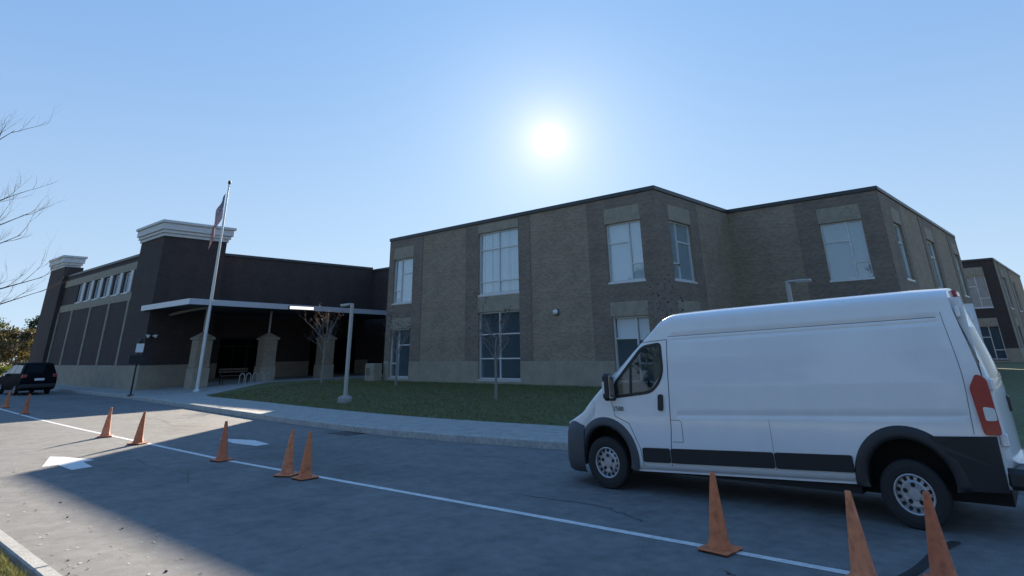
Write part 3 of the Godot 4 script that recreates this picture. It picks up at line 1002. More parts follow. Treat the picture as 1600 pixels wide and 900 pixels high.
func ring_band(st: SurfaceTool, poly: Array, grow: float, off: float, thick: float, sgn: float) -> void:
	# band along a closed outline
	var c := Vector2.ZERO
	for p in poly: c += Vector2(p[0], p[1])
	c /= poly.size()
	var rows := []
	for i in poly.size() + 1:
		var p := Vector2(poly[i % poly.size()][0], poly[i % poly.size()][1])
		var a := Vector2(poly[(i - 1 + poly.size()) % poly.size()][0], poly[(i - 1 + poly.size()) % poly.size()][1])
		var b := Vector2(poly[(i + 1) % poly.size()][0], poly[(i + 1) % poly.size()][1])
		var n := (b - a).normalized().orthogonal()
		if n.dot(p - c) < 0: n = -n
		var o := p + n * grow; var q := p - n * grow
		rows.append([vp(q.x, q.y, sgn * (v_half(q.x, q.y) + off)), vp(q.x, q.y, sgn * (v_half(q.x, q.y) + off + thick)), vp(o.x, o.y, sgn * (v_half(o.x, o.y) + off + thick)), vp(o.x, o.y, sgn * (v_half(o.x, o.y) + off))])
	grid(st, rows, false, sgn < 0)

func wheel(t: Node3D, at: Vector3, r: float, width: float, rim: float, sgn: float, holes: int) -> void:
	var st := st_new()
	var w := width * 0.5
	lathe(st, [[rim, -w * 0.8], [rim + 0.02, -w * 0.95], [r * 0.80, -w], [r * 0.95, -w * 0.92], [r, -w * 0.72], [r, w * 0.72], [r * 0.95, w * 0.92], [r * 0.80, w], [rim + 0.02, w * 0.95], [rim, w * 0.8]], 40, Vector3.ZERO, 2)
	var xf := Transform3D(Basis.IDENTITY if sgn > 0 else Basis(Vector3.UP, PI), at)
	var ty := obj("wheel", st, M.rubber, t, xf)
	# tread grooves
	st = st_new()
	for k in 30:
		var a := TAU * k / 30.0
		for e in [-0.35, 0.35]:
			var u := Vector3(cos(a), sin(a), 0); var v := Vector3(-sin(a), cos(a), 0)
			var c: Vector3 = u * (r + 0.001) + Vector3(0, 0, w * e)
			face(st, Vector3.ZERO, [c - v * 0.006 + Vector3(0, 0, -w * 0.3), c + v * 0.006 + Vector3(0, 0, -w * 0.3), c + v * 0.006 + Vector3(0, 0, w * 0.3), c - v * 0.006 + Vector3(0, 0, w * 0.3)])
	obj("tread", st, M.seam, ty)
	# pressed steel rim: outer lip, dished disc with holes, hub
	st = st_new()
	lathe(st, [[rim + 0.004, w * 0.86], [rim - 0.006, w * 0.9], [rim - 0.018, w * 0.84], [rim - 0.024, w * 0.45], [rim * 0.72, w * 0.52], [rim * 0.60, w * 0.66], [rim * 0.34, w * 0.62], [rim * 0.30, w * 0.72], [0.0, w * 0.74]], 40, Vector3.ZERO, 2)
	obj("rim", st, M.steel, ty)
	st = st_new()
	for k in holes:
		var a := TAU * (k + 0.5) / holes
		var c := Vector3(cos(a), sin(a), 0) * rim * 0.79 + Vector3(0, 0, w * 0.52)
		lathe(st, [[0.022, -0.01], [0.022, 0.006], [0.0, 0.006]], 10, c, 2)
	for k in 5:
		var a := TAU * k / 5.0 + 0.3
		lathe(st, [[0.026, -0.01], [0.026, 0.004], [0.0, 0.004]], 10, Vector3(cos(a), sin(a), 0) * rim * 0.46 + Vector3(0, 0, w * 0.645), 2)
	obj("rim_hole", st, M.seam, ty)

func build_van() -> void:
	var rear := Vector3(30.05, 0, 14.60); var front := Vector3(25.862, 0, 14.87)
	var d := (rear - front).normalized()
	var t := thing("cargo_van", "white high-roof cargo van parked along the line with black lower trim", "van", Vector3(front.x, 0, front.z) - Vector3(-d.z, 0, d.x) * 0.99, atan2(-d.z, d.x))
	var WIN := round_poly([[1.21, 1.295, 0.05], [1.24, 1.50, 0.05], [1.76, 2.015, 0.10], [2.07, 2.045, 0.05], [2.09, 1.60, 0.25], [1.90, 1.36, 0.14]], 0.06)
	# ---- shell, with openings for the cab glass
	var Y := [0.30, 0.40, 0.50, 0.58, 0.72, 0.86, 0.96, 1.01, 1.02, 1.05, 1.06, 1.15, 1.24, 1.30, 1.35, 1.38, 1.39, 1.44, 1.5, 1.56, 1.62, 1.68, 1.74, 1.80, 1.86, 1.92, 1.98, 2.03, 2.07, 2.08, 2.09, 2.10, 2.125, 2.135, 2.145, 2.155, 2.22, 2.30]
	var ss := []
	var s := 0.14
	while s < V_END - 0.02:
		ss.append(s)
		s += 0.035 if s < 2.3 or (s > 4.6 and s < 5.75) else 0.09
	ss.append(V_END)
	var TS := 14
	for sgn in [1.0, -1.0]:
		var st := st_new()
		st.set_smooth_group(0)
		var rows := []
		for q in ss:
			var top := v_top(q)
			var ys := minf(2.30, top - clampf((top - 0.93) * 0.30, 0.08, 0.21))
			var row := []
			row.append(vp(q, v_low(q), sgn * (v_half(q, 0.5) - 0.07)))
			for y in Y:
				var yy: float = clampf(y, v_low(q), maxf(ys, v_low(q)))
				row.append(vp(q, yy, sgn * v_half(q, yy)))
			for k in range(1, TS + 1): row.append(v_shoulder(q, float(k) / TS, sgn))
			rows.append(row)
		for i in rows.size() - 1:
			for j in rows[i].size() - 1:
				var a: Vector3 = rows[i][j]; var b: Vector3 = rows[i][j + 1]; var c: Vector3 = rows[i + 1][j + 1]; var e: Vector3 = rows[i + 1][j]
				var m := (a + b + c + e) * 0.25
				var ms := m.x + AX_F
				var my := m.y - VPITCH * m.x
				if j <= Y.size() and inside(WIN, ms, my): continue
				if j > Y.size() + 2 and ms > 0.90 and ms < 1.98: continue   # windscreen
				if sgn > 0: gtri(st, a, b, c); gtri(st, a, c, e)
				else: gtri(st, a, c, b); gtri(st, a, e, c)
		# nose cap
		st.set_smooth_group(-1)
		for j in range(1, rows[0].size() - 1):
			face(st, Vector3(3, 1, 0), [rows[0][j], rows[0][j + 1], vp(0.13, 0.85, 0)])
		var bd := obj("body", st, M.white_paint, t)
		if sgn > 0: bd.set_meta("label", "white painted side and roof half of the van")
		# cab side glass with rubber surround and quarter-light bar
		st = st_new()
		side_poly(st, WIN, -0.012, 0.005, sgn)
		obj("side_window", st, M.car_glass, t)
		st = st_new()
		ring_band(st, WIN, 0.022, -0.014, 0.019, sgn)
		side_poly(st, [[1.49, 1.33], [1.525, 1.335], [1.545, 1.80], [1.515, 1.775]], -0.01, 0.012, sgn)
		obj("window_surround", st, M.black_plastic, t)
		# lower rubbing strip in three lengths
		for q in [[1.64, 2.085], [2.105, 3.60], [3.62, 4.58]]:
			st = st_new()
			var fr: float = q[0] + (0.06 if q[0] < 1.6 else 0.0)
			side_poly(st, round_poly([[fr, 0.40], [q[1], 0.40], [q[1], 0.592], [q[0], 0.592]], 0.03), 0.001, 0.024, sgn)
			obj("rubbing_strip", st, M.black_plastic, t)
		# arch flares
		for ax in [AX_F, AX_R]:
			st = st_new()
			var r1 := 0.585 if ax == AX_F else 0.605
			var fl := []
			for k in 33:
				var a := deg_to_rad(-14.0 + 208.0 * k / 32.0)
				var hub := Vector2(ax, arch_y(ax))
				var c := hub + Vector2(-cos(a), sin(a))
				var row := []
				for q in [[0.455, -0.05], [0.46, 0.030], [0.50, 0.036], [r1 - 0.03, 0.026], [r1, 0.001]]:
					var p := hub + (c - hub) * float(q[0])
					p.y = maxf(p.y, 0.26)
					row.append(vp(p.x, p.y, sgn * (v_half(clampf(p.x, 0.35, V_END), maxf(p.y, 0.5)) + q[1])))
				fl.append(row)
			grid(st, fl, true, sgn > 0)
			obj("wheel_arch", st, M.grey_plastic if ax == AX_F else M.black_plastic, t)
			# dark liner
			st = st_new()
			fl = []
			for k in 25:
				var a := deg_to_rad(-10.0 + 200.0 * k / 24.0)
				var px: float = ax - cos(a) * 0.47; var py := arch_y(ax) + sin(a) * 0.47
				fl.append([vp(px, py, sgn * 0.97), vp(px, py, sgn * 0.55)])
			grid(st, fl, true, false)
			for k in 24: tri(st, fl[k][1], fl[k + 1][1], vp(ax, arch_y(ax) - 0.1, sgn * 0.55))
			obj("arch_liner", st, M.seam, t)
		# black rear quarter below the lamps
		st = st_new()
		side_poly(st, [[5.66, 0.27], [6.12, 0.27], [6.14, 0.83], [5.48, 0.825], [5.60, 0.68], [5.66, 0.5]], 0.001, 0.034, sgn)
		obj("rear_quarter_trim", st, M.black_plastic, t)
		# sill
		st = st_new()
		side_poly(st, [[1.50, 0.27], [4.63, 0.27], [4.63, 0.315], [1.50, 0.315]], -0.02, 0.012, sgn)
		obj("sill", st, M.white_paint, t)
		# seams: door, sliding panel, fuel flap
		for q in [
			[[[2.19, 2.10], [2.17, 1.5], [2.145, 0.86], [2.09, 0.36]], 0.011],
			[[[2.19, 2.10], [1.74, 2.08], [1.22, 1.60], [1.12, 1.36]], 0.008],
			[[[1.12, 1.36], [1.20, 1.02], [1.44, 0.92], [1.60, 0.58], [1.63, 0.34]], 0.008],
			[[[2.15, 0.68], [2.32, 0.68], [2.32, 0.94], [2.28, 0.97], [2.15, 0.97]], 0.007],
			[[[2.22, 2.14], [5.92, 2.14]], 0.006],
			[[[3.61, 0.38], [3.61, 0.98]], 0.005],
			[[[5.93, 0.85], [5.97, 1.5], [5.99, 2.2]], 0.006]]:
			st = st_new()
			seam_line(st, q[0], sgn, q[1])
			obj("panel_seam", st, M.seam, t)
		# handle, mirror, lamps
		st = st_new()
		side_poly(st, round_poly([[1.965, 1.095], [2.05, 1.095], [2.065, 1.325], [1.985, 1.325]], 0.04), 0.001, 0.028, sgn)
		obj("door_handle", st, M.black_plastic, t)
		st = st_new()
		var mc := vp(1.17, 1.45, sgn * (v_half(1.17, 1.45) + 0.13))
		bbox(st, mc + Vector3(-0.07, -0.20, -0.09), mc + Vector3(0.07, 0.20, 0.09), 0.045)
		tube(st, [mc + Vector3(0.02, -0.15, 0), mc + Vector3(0.03, -0.17, -sgn * 0.16)], [0.05, 0.045], 8)
		var mir := obj("mirror", st, M.black_plastic, t)
		st = st_new()
		bbox(st, mc + Vector3(-0.05, -0.10, sgn * 0.085), mc + Vector3(-0.01, 0.08, sgn * 0.10), 0.008)
		obj("indicator", st, M.lamp_clear, mir)
		st = st_new()
		bbox(st, mc + Vector3(0.069, -0.16, -0.075), mc + Vector3(0.074, 0.16, 0.075), 0.004)
		obj("mirror_glass", st, M.chrome, mir)
		st = st_new()
		var hl := []
		for i in 8:
			var row := []
			for k in 6:
				var a: float = lerpf(0.32, 0.80, i / 7.0)
				var low := v_top(a) - 0.34; var hi := v_top(a) - 0.10
				var yy := lerpf(low + 0.10 * (1 - i / 7.0), hi, k / 5.0)
				row.append(vp(a, yy, sgn * (v_half(a, yy) + 0.012 - 0.03 * absf(k / 2.5 - 1.0) * 0.3)))
			hl.append(row)
		grid(st, hl, true, sgn < 0)
		obj("headlight", st, M.lamp_clear, t)
		st = st_new()
		side_poly(st, round_poly([[6.03, 0.845], [6.20, 0.845], [6.19, 1.44], [6.10, 1.49], [6.00, 1.34]], 0.04), 0.002, 0.03, sgn)
		var tl := obj("tail_light", st, M.lamp_red, t)
		st = st_new()
		side_poly(st, round_poly([[6.08, 0.99], [6.19, 0.99], [6.19, 1.12], [6.08, 1.14]], 0.03), 0.030, 0.006, sgn)
		obj("reversing_lens", st, M.lamp_clear, tl)
		# wheels
		for ax in [AX_F, AX_R]:
			wheel(t, Vector3(ax - AX_F, 0.36, sgn * 0.90), 0.36, 0.225, 0.212, sgn, 14)
	# lettering on the near front wing
	var tm := TextMesh.new()
	tm.text = "2500"; tm.font_size = 16; tm.pixel_size = 0.0052; tm.depth = 0.006
	var tx := MeshInstance3D.new()
	tx.name = "badge"; tx.mesh = tm; tm.material = M.grey_plastic
	tx.transform = Transform3D(Basis(Vector3.UP, -0.06), vp(1.27, 1.13, v_half(1.27, 1.13) + 0.006))
	t.add_child(tx, true)
	# windscreen
	var st2 := st_new()
	var rows2 := []
	for i in 13:
		var row := []
		var q := lerpf(0.86, 2.02, i / 12.0)
		for k in range(3, TS + 1): row.append(v_shoulder(q, float(k) / TS, 1.0, 0.004))
		for k in range(TS - 1, 2, -1): row.append(v_shoulder(q, float(k) / TS, -1.0, 0.004))
		rows2.append(row)
	grid(st2, rows2, true, false)
	obj("windscreen", st2, M.car_glass, t)
	# bumper: wraps round the nose
	st2 = st_new()
	rows2 = []
	for yy in [[0.20, 0.90], [0.24, 0.96], [0.36, 1.0], [0.60, 1.0], [0.78, 0.985], [0.87, 0.955], [0.93, 0.90]]:
		var row := []
		for k in 41:
			var a := -PI * 0.5 + PI * k / 40.0
			var cw := signf(sin(a)) * pow(absf(sin(a)), 0.55)
			var cs := pow(maxf(cos(a), 0.0), 0.75)
			row.append(vp(0.56 - 0.56 * cs * yy[1], yy[0], cw * 1.0 * yy[1] * (1.0 if absf(cw) < 0.99 else 1.0)))
		rows2.append(row)
	grid(st2, rows2, true, true)
	obj("front_bumper", st2, M.grey_plastic, t)
	st2 = st_new()
	for k in 4: bbox(st2, vp(0.02, 0.42 + k * 0.09, -0.55), vp(0.05, 0.46 + k * 0.09, 0.55), 0.01)
	obj("grille", st2, M.black_plastic, t)
	# rear: closing panel, two doors, glass, hinges, step bumper
	st2 = st_new()
	var edge := []
	for y in Y:
		if y > 0.4: edge.append(vp(V_END, y, v_half(V_END, y)))
	for k in range(1, TS + 1): edge.append(v_shoulder(V_END, float(k) / TS, 1.0))
	var full: Array = edge.duplicate()
	for i in range(edge.size() - 2, -1, -1): full.append(Vector3(edge[i].x, edge[i].y, -edge[i].z))
	for i in full.size(): face(st2, Vector3(2, 1.4, 0), [full[i], full[(i + 1) % full.size()], vp(V_END, 1.4, 0)])
	obj("rear_frame", st2, M.white_paint, t)
	var bulge := func(w: float, y: float) -> float: return V_END + 0.03 + 0.10 * (1.0 - pow(absf(w), 2.0)) - 0.05 * maxf(0.0, y - 1.3)
	for sgn in [1.0, -1.0]:
		st2 = st_new()
		rows2 = []
		for i in 9:
			var row := []
			var w: float = lerpf(0.012, 0.90, i / 8.0)
			row.append(vp(V_END, 0.50, sgn * w))
			for k in 17:
				var y: float = lerpf(0.50, 2.36, k / 16.0)
				row.append(vp(bulge.call(w, y), y, sgn * w))
			row.append(vp(V_END, 2.36, sgn * w))
			rows2.append(row)
		rows2.append(rows2[8].map(func(p: Vector3) -> Vector3: return Vector3(vp(V_END, 0, 0).x, p.y, p.z)))
		grid(st2, rows2, true, sgn > 0)
		var dr := obj("rear_door", st2, M.white_paint, t)
		st2 = st_new()
		rows2 = []
		for i in 6:
			var row := []
			var w: float = lerpf(0.14, 0.76, i / 5.0)
			for k in 6:
				var y: float = lerpf(1.42, 2.02, k / 5.0)
				row.append(vp(bulge.call(w, y) + 0.006, y, sgn * w))
			rows2.append(row)
		grid(st2, rows2, true, sgn > 0)
		obj("door_glass", st2, M.tinted, dr)
		for y in [0.72, 1.30, 2.12]:
			st2 = st_new()
			bbox(st2, vp(6.16, y, sgn * 0.85), vp(6.24, y + 0.13, sgn * 0.95), 0.015)
			obj("hinge", st2, M.white_paint, dr)
	st2 = st_new()
	bbox(st2, vp(6.26, 1.02, -0.1), vp(6.31, 1.20, 0.1), 0.02)
	obj("door_latch", st2, M.black_plastic, t)
	st2 = st_new()
	bbox(st2, vp(6.10, 2.40, -0.2), vp(6.22, 2.49, 0.2), 0.02)
	obj("brake_light", st2, M.lamp_red, t)
	st2 = st_new()
	bbox(st2, vp(6.11, 0.30, -1.0), vp(6.40, 0.50, 1.0), 0.05)
	obj("rear_bumper", st2, M.black_plastic, t)
	st2 = st_new()
	bbox(st2, vp(6.2, 0.503, -0.6), vp(6.38, 0.52, 0.6), 0.006)
	bbox(st2, vp(6.37, 0.34, 0.70), vp(6.42, 0.46, 0.97), 0.02)
	obj("bumper_step", st2, M.chrome, t)
	# underbody, axle, exhaust
	st2 = st_new()
	box(st2, vp(1.56, 0.27, -0.92), vp(4.60, 0.42, 0.92))
	box(st2, vp(0.5, 0.27, -0.5), vp(6.1, 0.44, 0.5))
	tube(st2, [vp(AX_R, 0.20, -0.85), vp(AX_R, 0.20, 0.85)], [0.06, 0.06], 10)
	tube(st2, [vp(1.6, 0.23, 0.3), vp(5.8, 0.20, 0.35)], [0.04, 0.04], 8)
	obj("underbody", st2, M.seam, t)
	# cab: floor, dashboard, wheel, seats, bulkhead
	st2 = st_new()
	box(st2, vp(1.3, 0.70, -0.93), vp(2.18, 0.75, 0.93))
	bbox(st2, vp(0.95, 0.75, -0.84), vp(1.28, 1.27, 0.84), 0.06)
	obj("dashboard", st2, M.black_plastic, t)
	st2 = st_new()
	box(st2, vp(2.20, 0.45, -0.94), vp(2.23, 2.2, 0.94))
	obj("bulkhead", st2, M.grey_plastic, t)
	for w in [0.48, -0.48]:
		st2 = st_new()
		bbox(st2, vp(1.58, 0.80, w - 0.25), vp(2.08, 1.07, w + 0.25), 0.05)
		bbox(st2, vp(1.97, 1.03, w - 0.24), vp(2.13, 1.66, w + 0.24), 0.05)
		bbox(st2, vp(2.01, 1.68, w - 0.13), vp(2.12, 1.88, w + 0.13), 0.04)
		obj("seat", st2, M.black_plastic, t)
	st2 = st_new()
	var ring := []
	for k in 25:
		var a := TAU * k / 24.0
		ring.append(vp(1.42 + 0.10 * sin(a), 1.38 + 0.155 * sin(a) * 0.9, 0.48 + 0.19 * cos(a)))
	var rr := []; rr.resize(25); rr.fill(0.016)
	tube(st2, ring, rr, 6, false)
	tube(st2, [vp(1.43, 1.38, 0.48), vp(1.2, 1.15, 0.48)], [0.03, 0.03], 6)
	obj("steering_wheel", st2, M.black_plastic, t)

# ---------------------------------------------------------------- parked dark car
func build_car() -> void:
	# built with its rear towards +x
	var t := thing("parked_car", "dark people carrier parked by the kerb with its tailgate towards the cones", "car", Vector3(-17.2, 0, 13.05), 0.06)
	var prof := [[0.0, 0.42], [0.03, 0.62], [0.04, 0.98], [-0.12, 1.20], [-0.42, 1.72], [-0.60, 1.80], [-1.6, 1.84], [-2.6, 1.79], [-3.05, 1.66], [-3.75, 1.14], [-4.55, 0.98], [-4.8, 0.82], [-4.86, 0.55], [-4.78, 0.36]]
	var sec := func(p: Array, k: int) -> Vector3:
		# k 0..10 across
		var a := PI * k / 10.0
		var y: float = p[1]
		var hw := pw([[0.3, 0.90], [0.6, 0.95], [1.0, 0.94], [1.2, 0.90], [1.84, 0.70]], y)
		var w := cos(a)
		return Vector3(p[0] - (1.0 - pow(absf(sin(a)), 0.3)) * 0.06 * (1.0 if p[0] > -1.0 else -1.0), y - (1.0 - pow(maxf(sin(a), 0.0), 0.35)) * 0.05, hw * signf(w) * pow(absf(w), 0.55))
	var st := st_new()
	var rows := []
	for p in prof:
		var row := []
		for k in 11: row.append(sec.call(p, k))
		rows.append(row)
	grid(st, rows, true, true)
	# flanks
	for sgn in [1.0, -1.0]:
		var low := []
		var cols := []
		for p in prof: cols.append(sec.call(p, 0 if sgn > 0 else 10))
		for i in cols.size():
			var c: Vector3 = cols[i]
			var col := []
			var yb := 0.30
			for ax in [-0.95, -3.85]:
				var d := absf(c.x - ax)
				if d < 0.40: yb = maxf(yb, 0.34 + sqrt(0.16 - d * d))
			for k in 9:
				var y := lerpf(minf(yb, c.y), c.y, k / 8.0)
				var hw := pw([[0.3, 0.90], [0.6, 0.95], [1.0, 0.94], [1.2, 0.90], [1.84, 0.70]], y)
				col.append(Vector3(c.x, y, sgn * hw))
			low.append(col)
		grid(st, low, true, sgn > 0)
	box(st, Vector3(-4.7, 0.25, -0.85), Vector3(-0.1, 0.5, 0.85))
	obj("body", st, M.dark_paint, t)
	# glass
	var gl := func(called: String, pts: Array, mat: Material) -> void:
		var g := st_new()
		face(g, Vector3(-2.4, 1.0, 0), pts)
		obj(called, g, mat, t)
	gl.call("rear_window", [Vector3(-0.12, 1.22, -0.72), Vector3(-0.12, 1.22, 0.72), Vector3(-0.40, 1.70, 0.58), Vector3(-0.40, 1.70, -0.58)], M.tinted)
	for sgn in [1.0, -1.0]:
		gl.call("side_window", [Vector3(-0.55, 1.22, sgn * 0.91), Vector3(-1.75, 1.22, sgn * 0.91), Vector3(-1.75, 1.70, sgn * 0.76), Vector3(-0.72, 1.66, sgn * 0.775)], M.car_glass)
		gl.call("side_window", [Vector3(-1.83, 1.22, sgn * 0.91), Vector3(-2.85, 1.20, sgn * 0.912), Vector3(-2.7, 1.68, sgn * 0.765), Vector3(-1.83, 1.70, sgn * 0.76)], M.car_glass)
		gl.call("windscreen_side", [Vector3(-2.93, 1.20, sgn * 0.912), Vector3(-3.5, 1.18, sgn * 0.915), Vector3(-2.86, 1.62, sgn * 0.785), Vector3(-2.8, 1.66, sgn * 0.77)], M.car_glass)
		st = st_new()
		bbox(st, Vector3(-0.10, 0.86, sgn * 0.66), Vector3(0.02, 1.16, sgn * 0.93), 0.03)
		obj("tail_light", st, M.lamp_red, t)
		for ax in [-0.95, -3.85]: wheel(t, Vector3(ax, 0.335, sgn * 0.83), 0.335, 0.21, 0.20, sgn, 10)
		st = st_new()
		bbox(st, Vector3(-3.1, 1.05, sgn * 0.93), Vector3(-2.9, 1.24, sgn * 1.12), 0.04)
		obj("mirror", st, M.chrome, t)
	gl.call("windscreen", [Vector3(-3.07, 1.67, -0.66), Vector3(-3.07, 1.67, 0.66), Vector3(-3.74, 1.17, 0.80), Vector3(-3.74, 1.17, -0.80)], M.car_glass)
	st = st_new()
	bbox(st, Vector3(0.02, 0.80, -0.26), Vector3(0.055, 0.93, 0.26), 0.008)
	obj("licence_plate", st, M.sign_white, t)
	st = st_new()
	bbox(st, Vector3(-0.15, 0.38, -0.92), Vector3(0.10, 0.62, 0.92), 0.05)
	obj("bumper", st, M.black_plastic, t)

# ---------------------------------------------------------------- street furniture
func flag_color(u: float, v: float) -> Color:
	# u along the fly 0..1, v down the hoist 0..1
	if u < 0.4 and v < 7.0 / 13.0:
		var fu := fmod(u / 0.4 * 6.0, 1.0); var fv := fmod(v * 13.0 / 7.0 * 5.0, 1.0)
		if Vector2(fu - 0.5, fv - 0.5).length() < 0.27: return Color(0.75, 0.75, 0.75)
		return Color(0.02, 0.03, 0.12)
	return Color(0.40, 0.014, 0.022) if int(v * 13.0) % 2 == 0 else Color(0.62, 0.61, 0.60)

func build_furniture() -> void:
	# flagpole
	var g := ground_y(8.1)
	var px := -5.9; var pz := 8.15
	var t := thing("flagpole", "tall tapered pale metal flagpole on the paved forecourt", "flagpole", Vector3(px, g, pz))
	var st := st_new()
	tube(st, [Vector3(0, 0, 0), Vector3(0, 3.6, 0), Vector3(0, 8.0, 0), Vector3(0, 11.55, 0)], [0.10, 0.092, 0.068, 0.038], 16)
	obj("pole", st, M.pole, t)
	st = st_new()
	lathe(st, [[0.12, 0.0], [0.2, 0.0], [0.2, 0.05], [0.13, 0.11], [0.104, 0.15]], 20)
	obj("base_collar", st, M.pole, t)
	st = st_new()
	lathe(st, [[0.03, 11.5], [0.05, 11.6], [0.03, 11.66], [0.085, 11.74], [0.10, 11.82], [0.07, 11.91], [0.0, 11.94]], 14)
	obj("finial", st, M.coping, t)
	# limp flag: hoist along the pole, cloth falling in folds
	var fl := thing("flag", "limp red, white and blue striped flag hanging at the pole top", "flag", Vector3(px, g, pz))
	st = st_new()
	st.set_smooth_group(0)
	var NU := 46; var NV := 40
	var pt := func(u: float, v: float) -> Vector3:
		# the fly droops: points away from the hoist slide down and swing to the low side
		var x := 0.0; var drop := 0.0
		x = 0.12 + 0.62 * (1.0 - exp(-u * 2.4))
		drop = 2.0 * pow(u, 1.15)
		var fold := sin(u * 15.0 + v * 2.5) * (0.05 + 0.10 * u)
		var side := cos(u * 11.0 + v * 1.7) * (0.03 + 0.07 * u)
		return Vector3(-(x * 0.75 + fold * 0.5) , 11.1 - v * 1.5 - drop, x * 0.5 + side)
	for i in NU:
		for j in NV:
			var u0 := float(i) / NU; var u1 := float(i + 1) / NU; var v0 := float(j) / NV; var v1 := float(j + 1) / NV
			for q in [[u0, v0], [u1, v0], [u1, v1], [u0, v0], [u1, v1], [u0, v1]]:
				st.set_color(flag_color((u0 + u1) * 0.5, (v0 + v1) * 0.5))
				st.add_vertex(pt.call(q[0], q[1]))
	obj("cloth", st, M.flagcloth, fl)
	st = st_new()
	tube(st, [Vector3(-0.11, 1.2, 0.03), Vector3(-0.10, 6.0, 0.03), Vector3(-0.07, 11.5, 0.02)], [0.008, 0.008, 0.008], 5)
	obj("halyard", st, M.pole, fl)
	# lamp posts
	for l in [[8.78, 8.38, -1.0, 4.02, "pale square lamp post on a concrete foot in the lawn before the entrance"], [24.74, 2.3, 1.0, 4.05, "pale square lamp post showing above the van's roof"]]:
		g = ground_y(l[1])
		t = thing("lamp_post", l[4], "lamp post", Vector3(l[0], g - 0.04, l[1]), 0.0, "square lamp posts on the lawn")
		var h: float = l[3] - g
		st = st_new()
		bbox(st, Vector3(-0.062, 0.2, -0.062), Vector3(0.062, h, 0.062), 0.012)
		obj("post", st, M.post, t)
		st = st_new()
		lathe(st, [[0.28, -0.3], [0.28, 0.22], [0.25, 0.26], [0.0, 0.26]], 20)
		obj("footing", st, M.concrete, t)
		st = st_new()
		bbox(st, Vector3(-0.14, 0.26, -0.14), Vector3(0.14, 0.30, 0.14), 0.01)
		obj("base_plate", st, M.post, t)
		st = st_new()
		var sx: float = l[2]
		bbox(st, Vector3(sx * 0.06, h - 0.06, -0.12), Vector3(sx * 0.74, h + 0.02, 0.12), 0.02)
		var hd := obj("lamp_head", st, M.post, t)
		st = st_new()
		bbox(st, Vector3(sx * 0.28, h - 0.075, -0.10), Vector3(sx * 0.70, h - 0.058, 0.10), 0.004)
		obj("diffuser", st, M.lamp_clear, hd)
	# sign post at the kerb
	t = thing("sign_post", "dark post carrying a small white sign near the tower", "sign", Vector3(-6.87, 0.15, 11.15))
	st = st_new()
	tube(st, [Vector3(0, 0, 0), Vector3(0, 2.75, 0)], [0.045, 0.04], 10)
	lathe(st, [[0.0, 0.05], [0.16, 0.05], [0.16, 0.0]], 12)
	obj("post", st, M.dark_metal, t)
	st = st_new()
	bbox(st, Vector3(0.045, 2.12, -0.19), Vector3(0.065, 2.56, 0.19), 0.006)
	obj("sign_panel", st, M.sign_white, t)
	st = st_new()
	bbox(st, Vector3(0.045, 1.55, -0.42), Vector3(0.075, 1.98, 0.42), 0.01)
	bbox(st, Vector3(-0.1, 2.6, -0.1), Vector3(0.1, 2.8, 0.1), 0.03)
	obj("dark_panel", st, M.dark_metal, t)
	# flood lamps on the tower corner
	t = thing("tower_flood_lamp", "small pale twin flood lamp on the tower's corner", "lamp", Vector3(-12.15, 3.25, 8.9))
	st = st_new()
	bbox(st, Vector3(0.0, -0.1, -0.1), Vector3(0.06, 0.1, 0.1), 0.01)
	obj("bracket", st, M.dark_metal, t)
	for z in [-0.22, 0.22]:
		st = st_new()
		tube(st, [Vector3(0.05, 0.0, z * 0.4), Vector3(0.16, -0.02, z)], [0.03, 0.03], 6)
		lathe(st, [[0.05, -0.08], [0.13, 0.08], [0.12, 0.10], [0.0, 0.09]], 14, Vector3(0.24, -0.04, z))
		obj("lamp_head", st, M.sign_white, t)
	# wall lamp on the long facade
	t = thing("wall_lamp", "small round white lamp on the wing's long wall", "lamp", Vector3(13.14, 3.68, 0.0))
	st = st_new()
	bbox(st, Vector3(-0.14, -0.14, 0.0), Vector3(0.14, 0.14, 0.05), 0.02)
	obj("back_plate", st, M.dark_metal, t)
	st = st_new()
	lathe(st, [[0.12, 0.05], [0.13, 0.10], [0.10, 0.18], [0.05, 0.21], [0.0, 0.215]], 18, Vector3.ZERO, 2)
	obj("lens", st, M.sign_white, t)
	# storm drain in the far gutter
	t = thing("storm_drain", "dark iron storm drain let into the gutter at the kerb", "drain", Vector3(16.1, 0.0, 13.15))
	st = st_new()
	for i in 9: bbox(st, Vector3(-0.42 + i * 0.1, 0.0, -0.24), Vector3(-0.36 + i * 0.1, 0.012, 0.24), 0.004)
	bbox(st, Vector3(-0.46, 0.0, -0.27), Vector3(0.50, 0.014, -0.24), 0.004)
	bbox(st, Vector3(-0.46, 0.0, 0.24), Vector3(0.50, 0.014, 0.27), 0.004)
	obj("grate", st, M.dark_metal, t)
	st = st_new()
	box(st, Vector3(-0.44, 0.0, -0.25), Vector3(0.48, 0.003, 0.25))
	obj("pit", st, M.seam, t)
	# bench and bicycle rack before the doors
	t = thing("bench", "dark bench under the canopy beside the first brick column", "bench", Vector3(-7.9, ground_y(5.2), 5.2), PI / 2)
	for y in [0.44, 0.62, 0.76]:
		for k in 3:
			st = st_new()
			if y < 0.5: bbox(st, Vector3(-0.9, y, -0.2 + k * 0.14), Vector3(0.9, y + 0.035, -0.09 + k * 0.14), 0.008)
			elif k == 0: bbox(st, Vector3(-0.9, y, -0.26), Vector3(0.9, y + 0.10, -0.225), 0.008)
			else: continue
			obj("slat", st, M.wood, t)
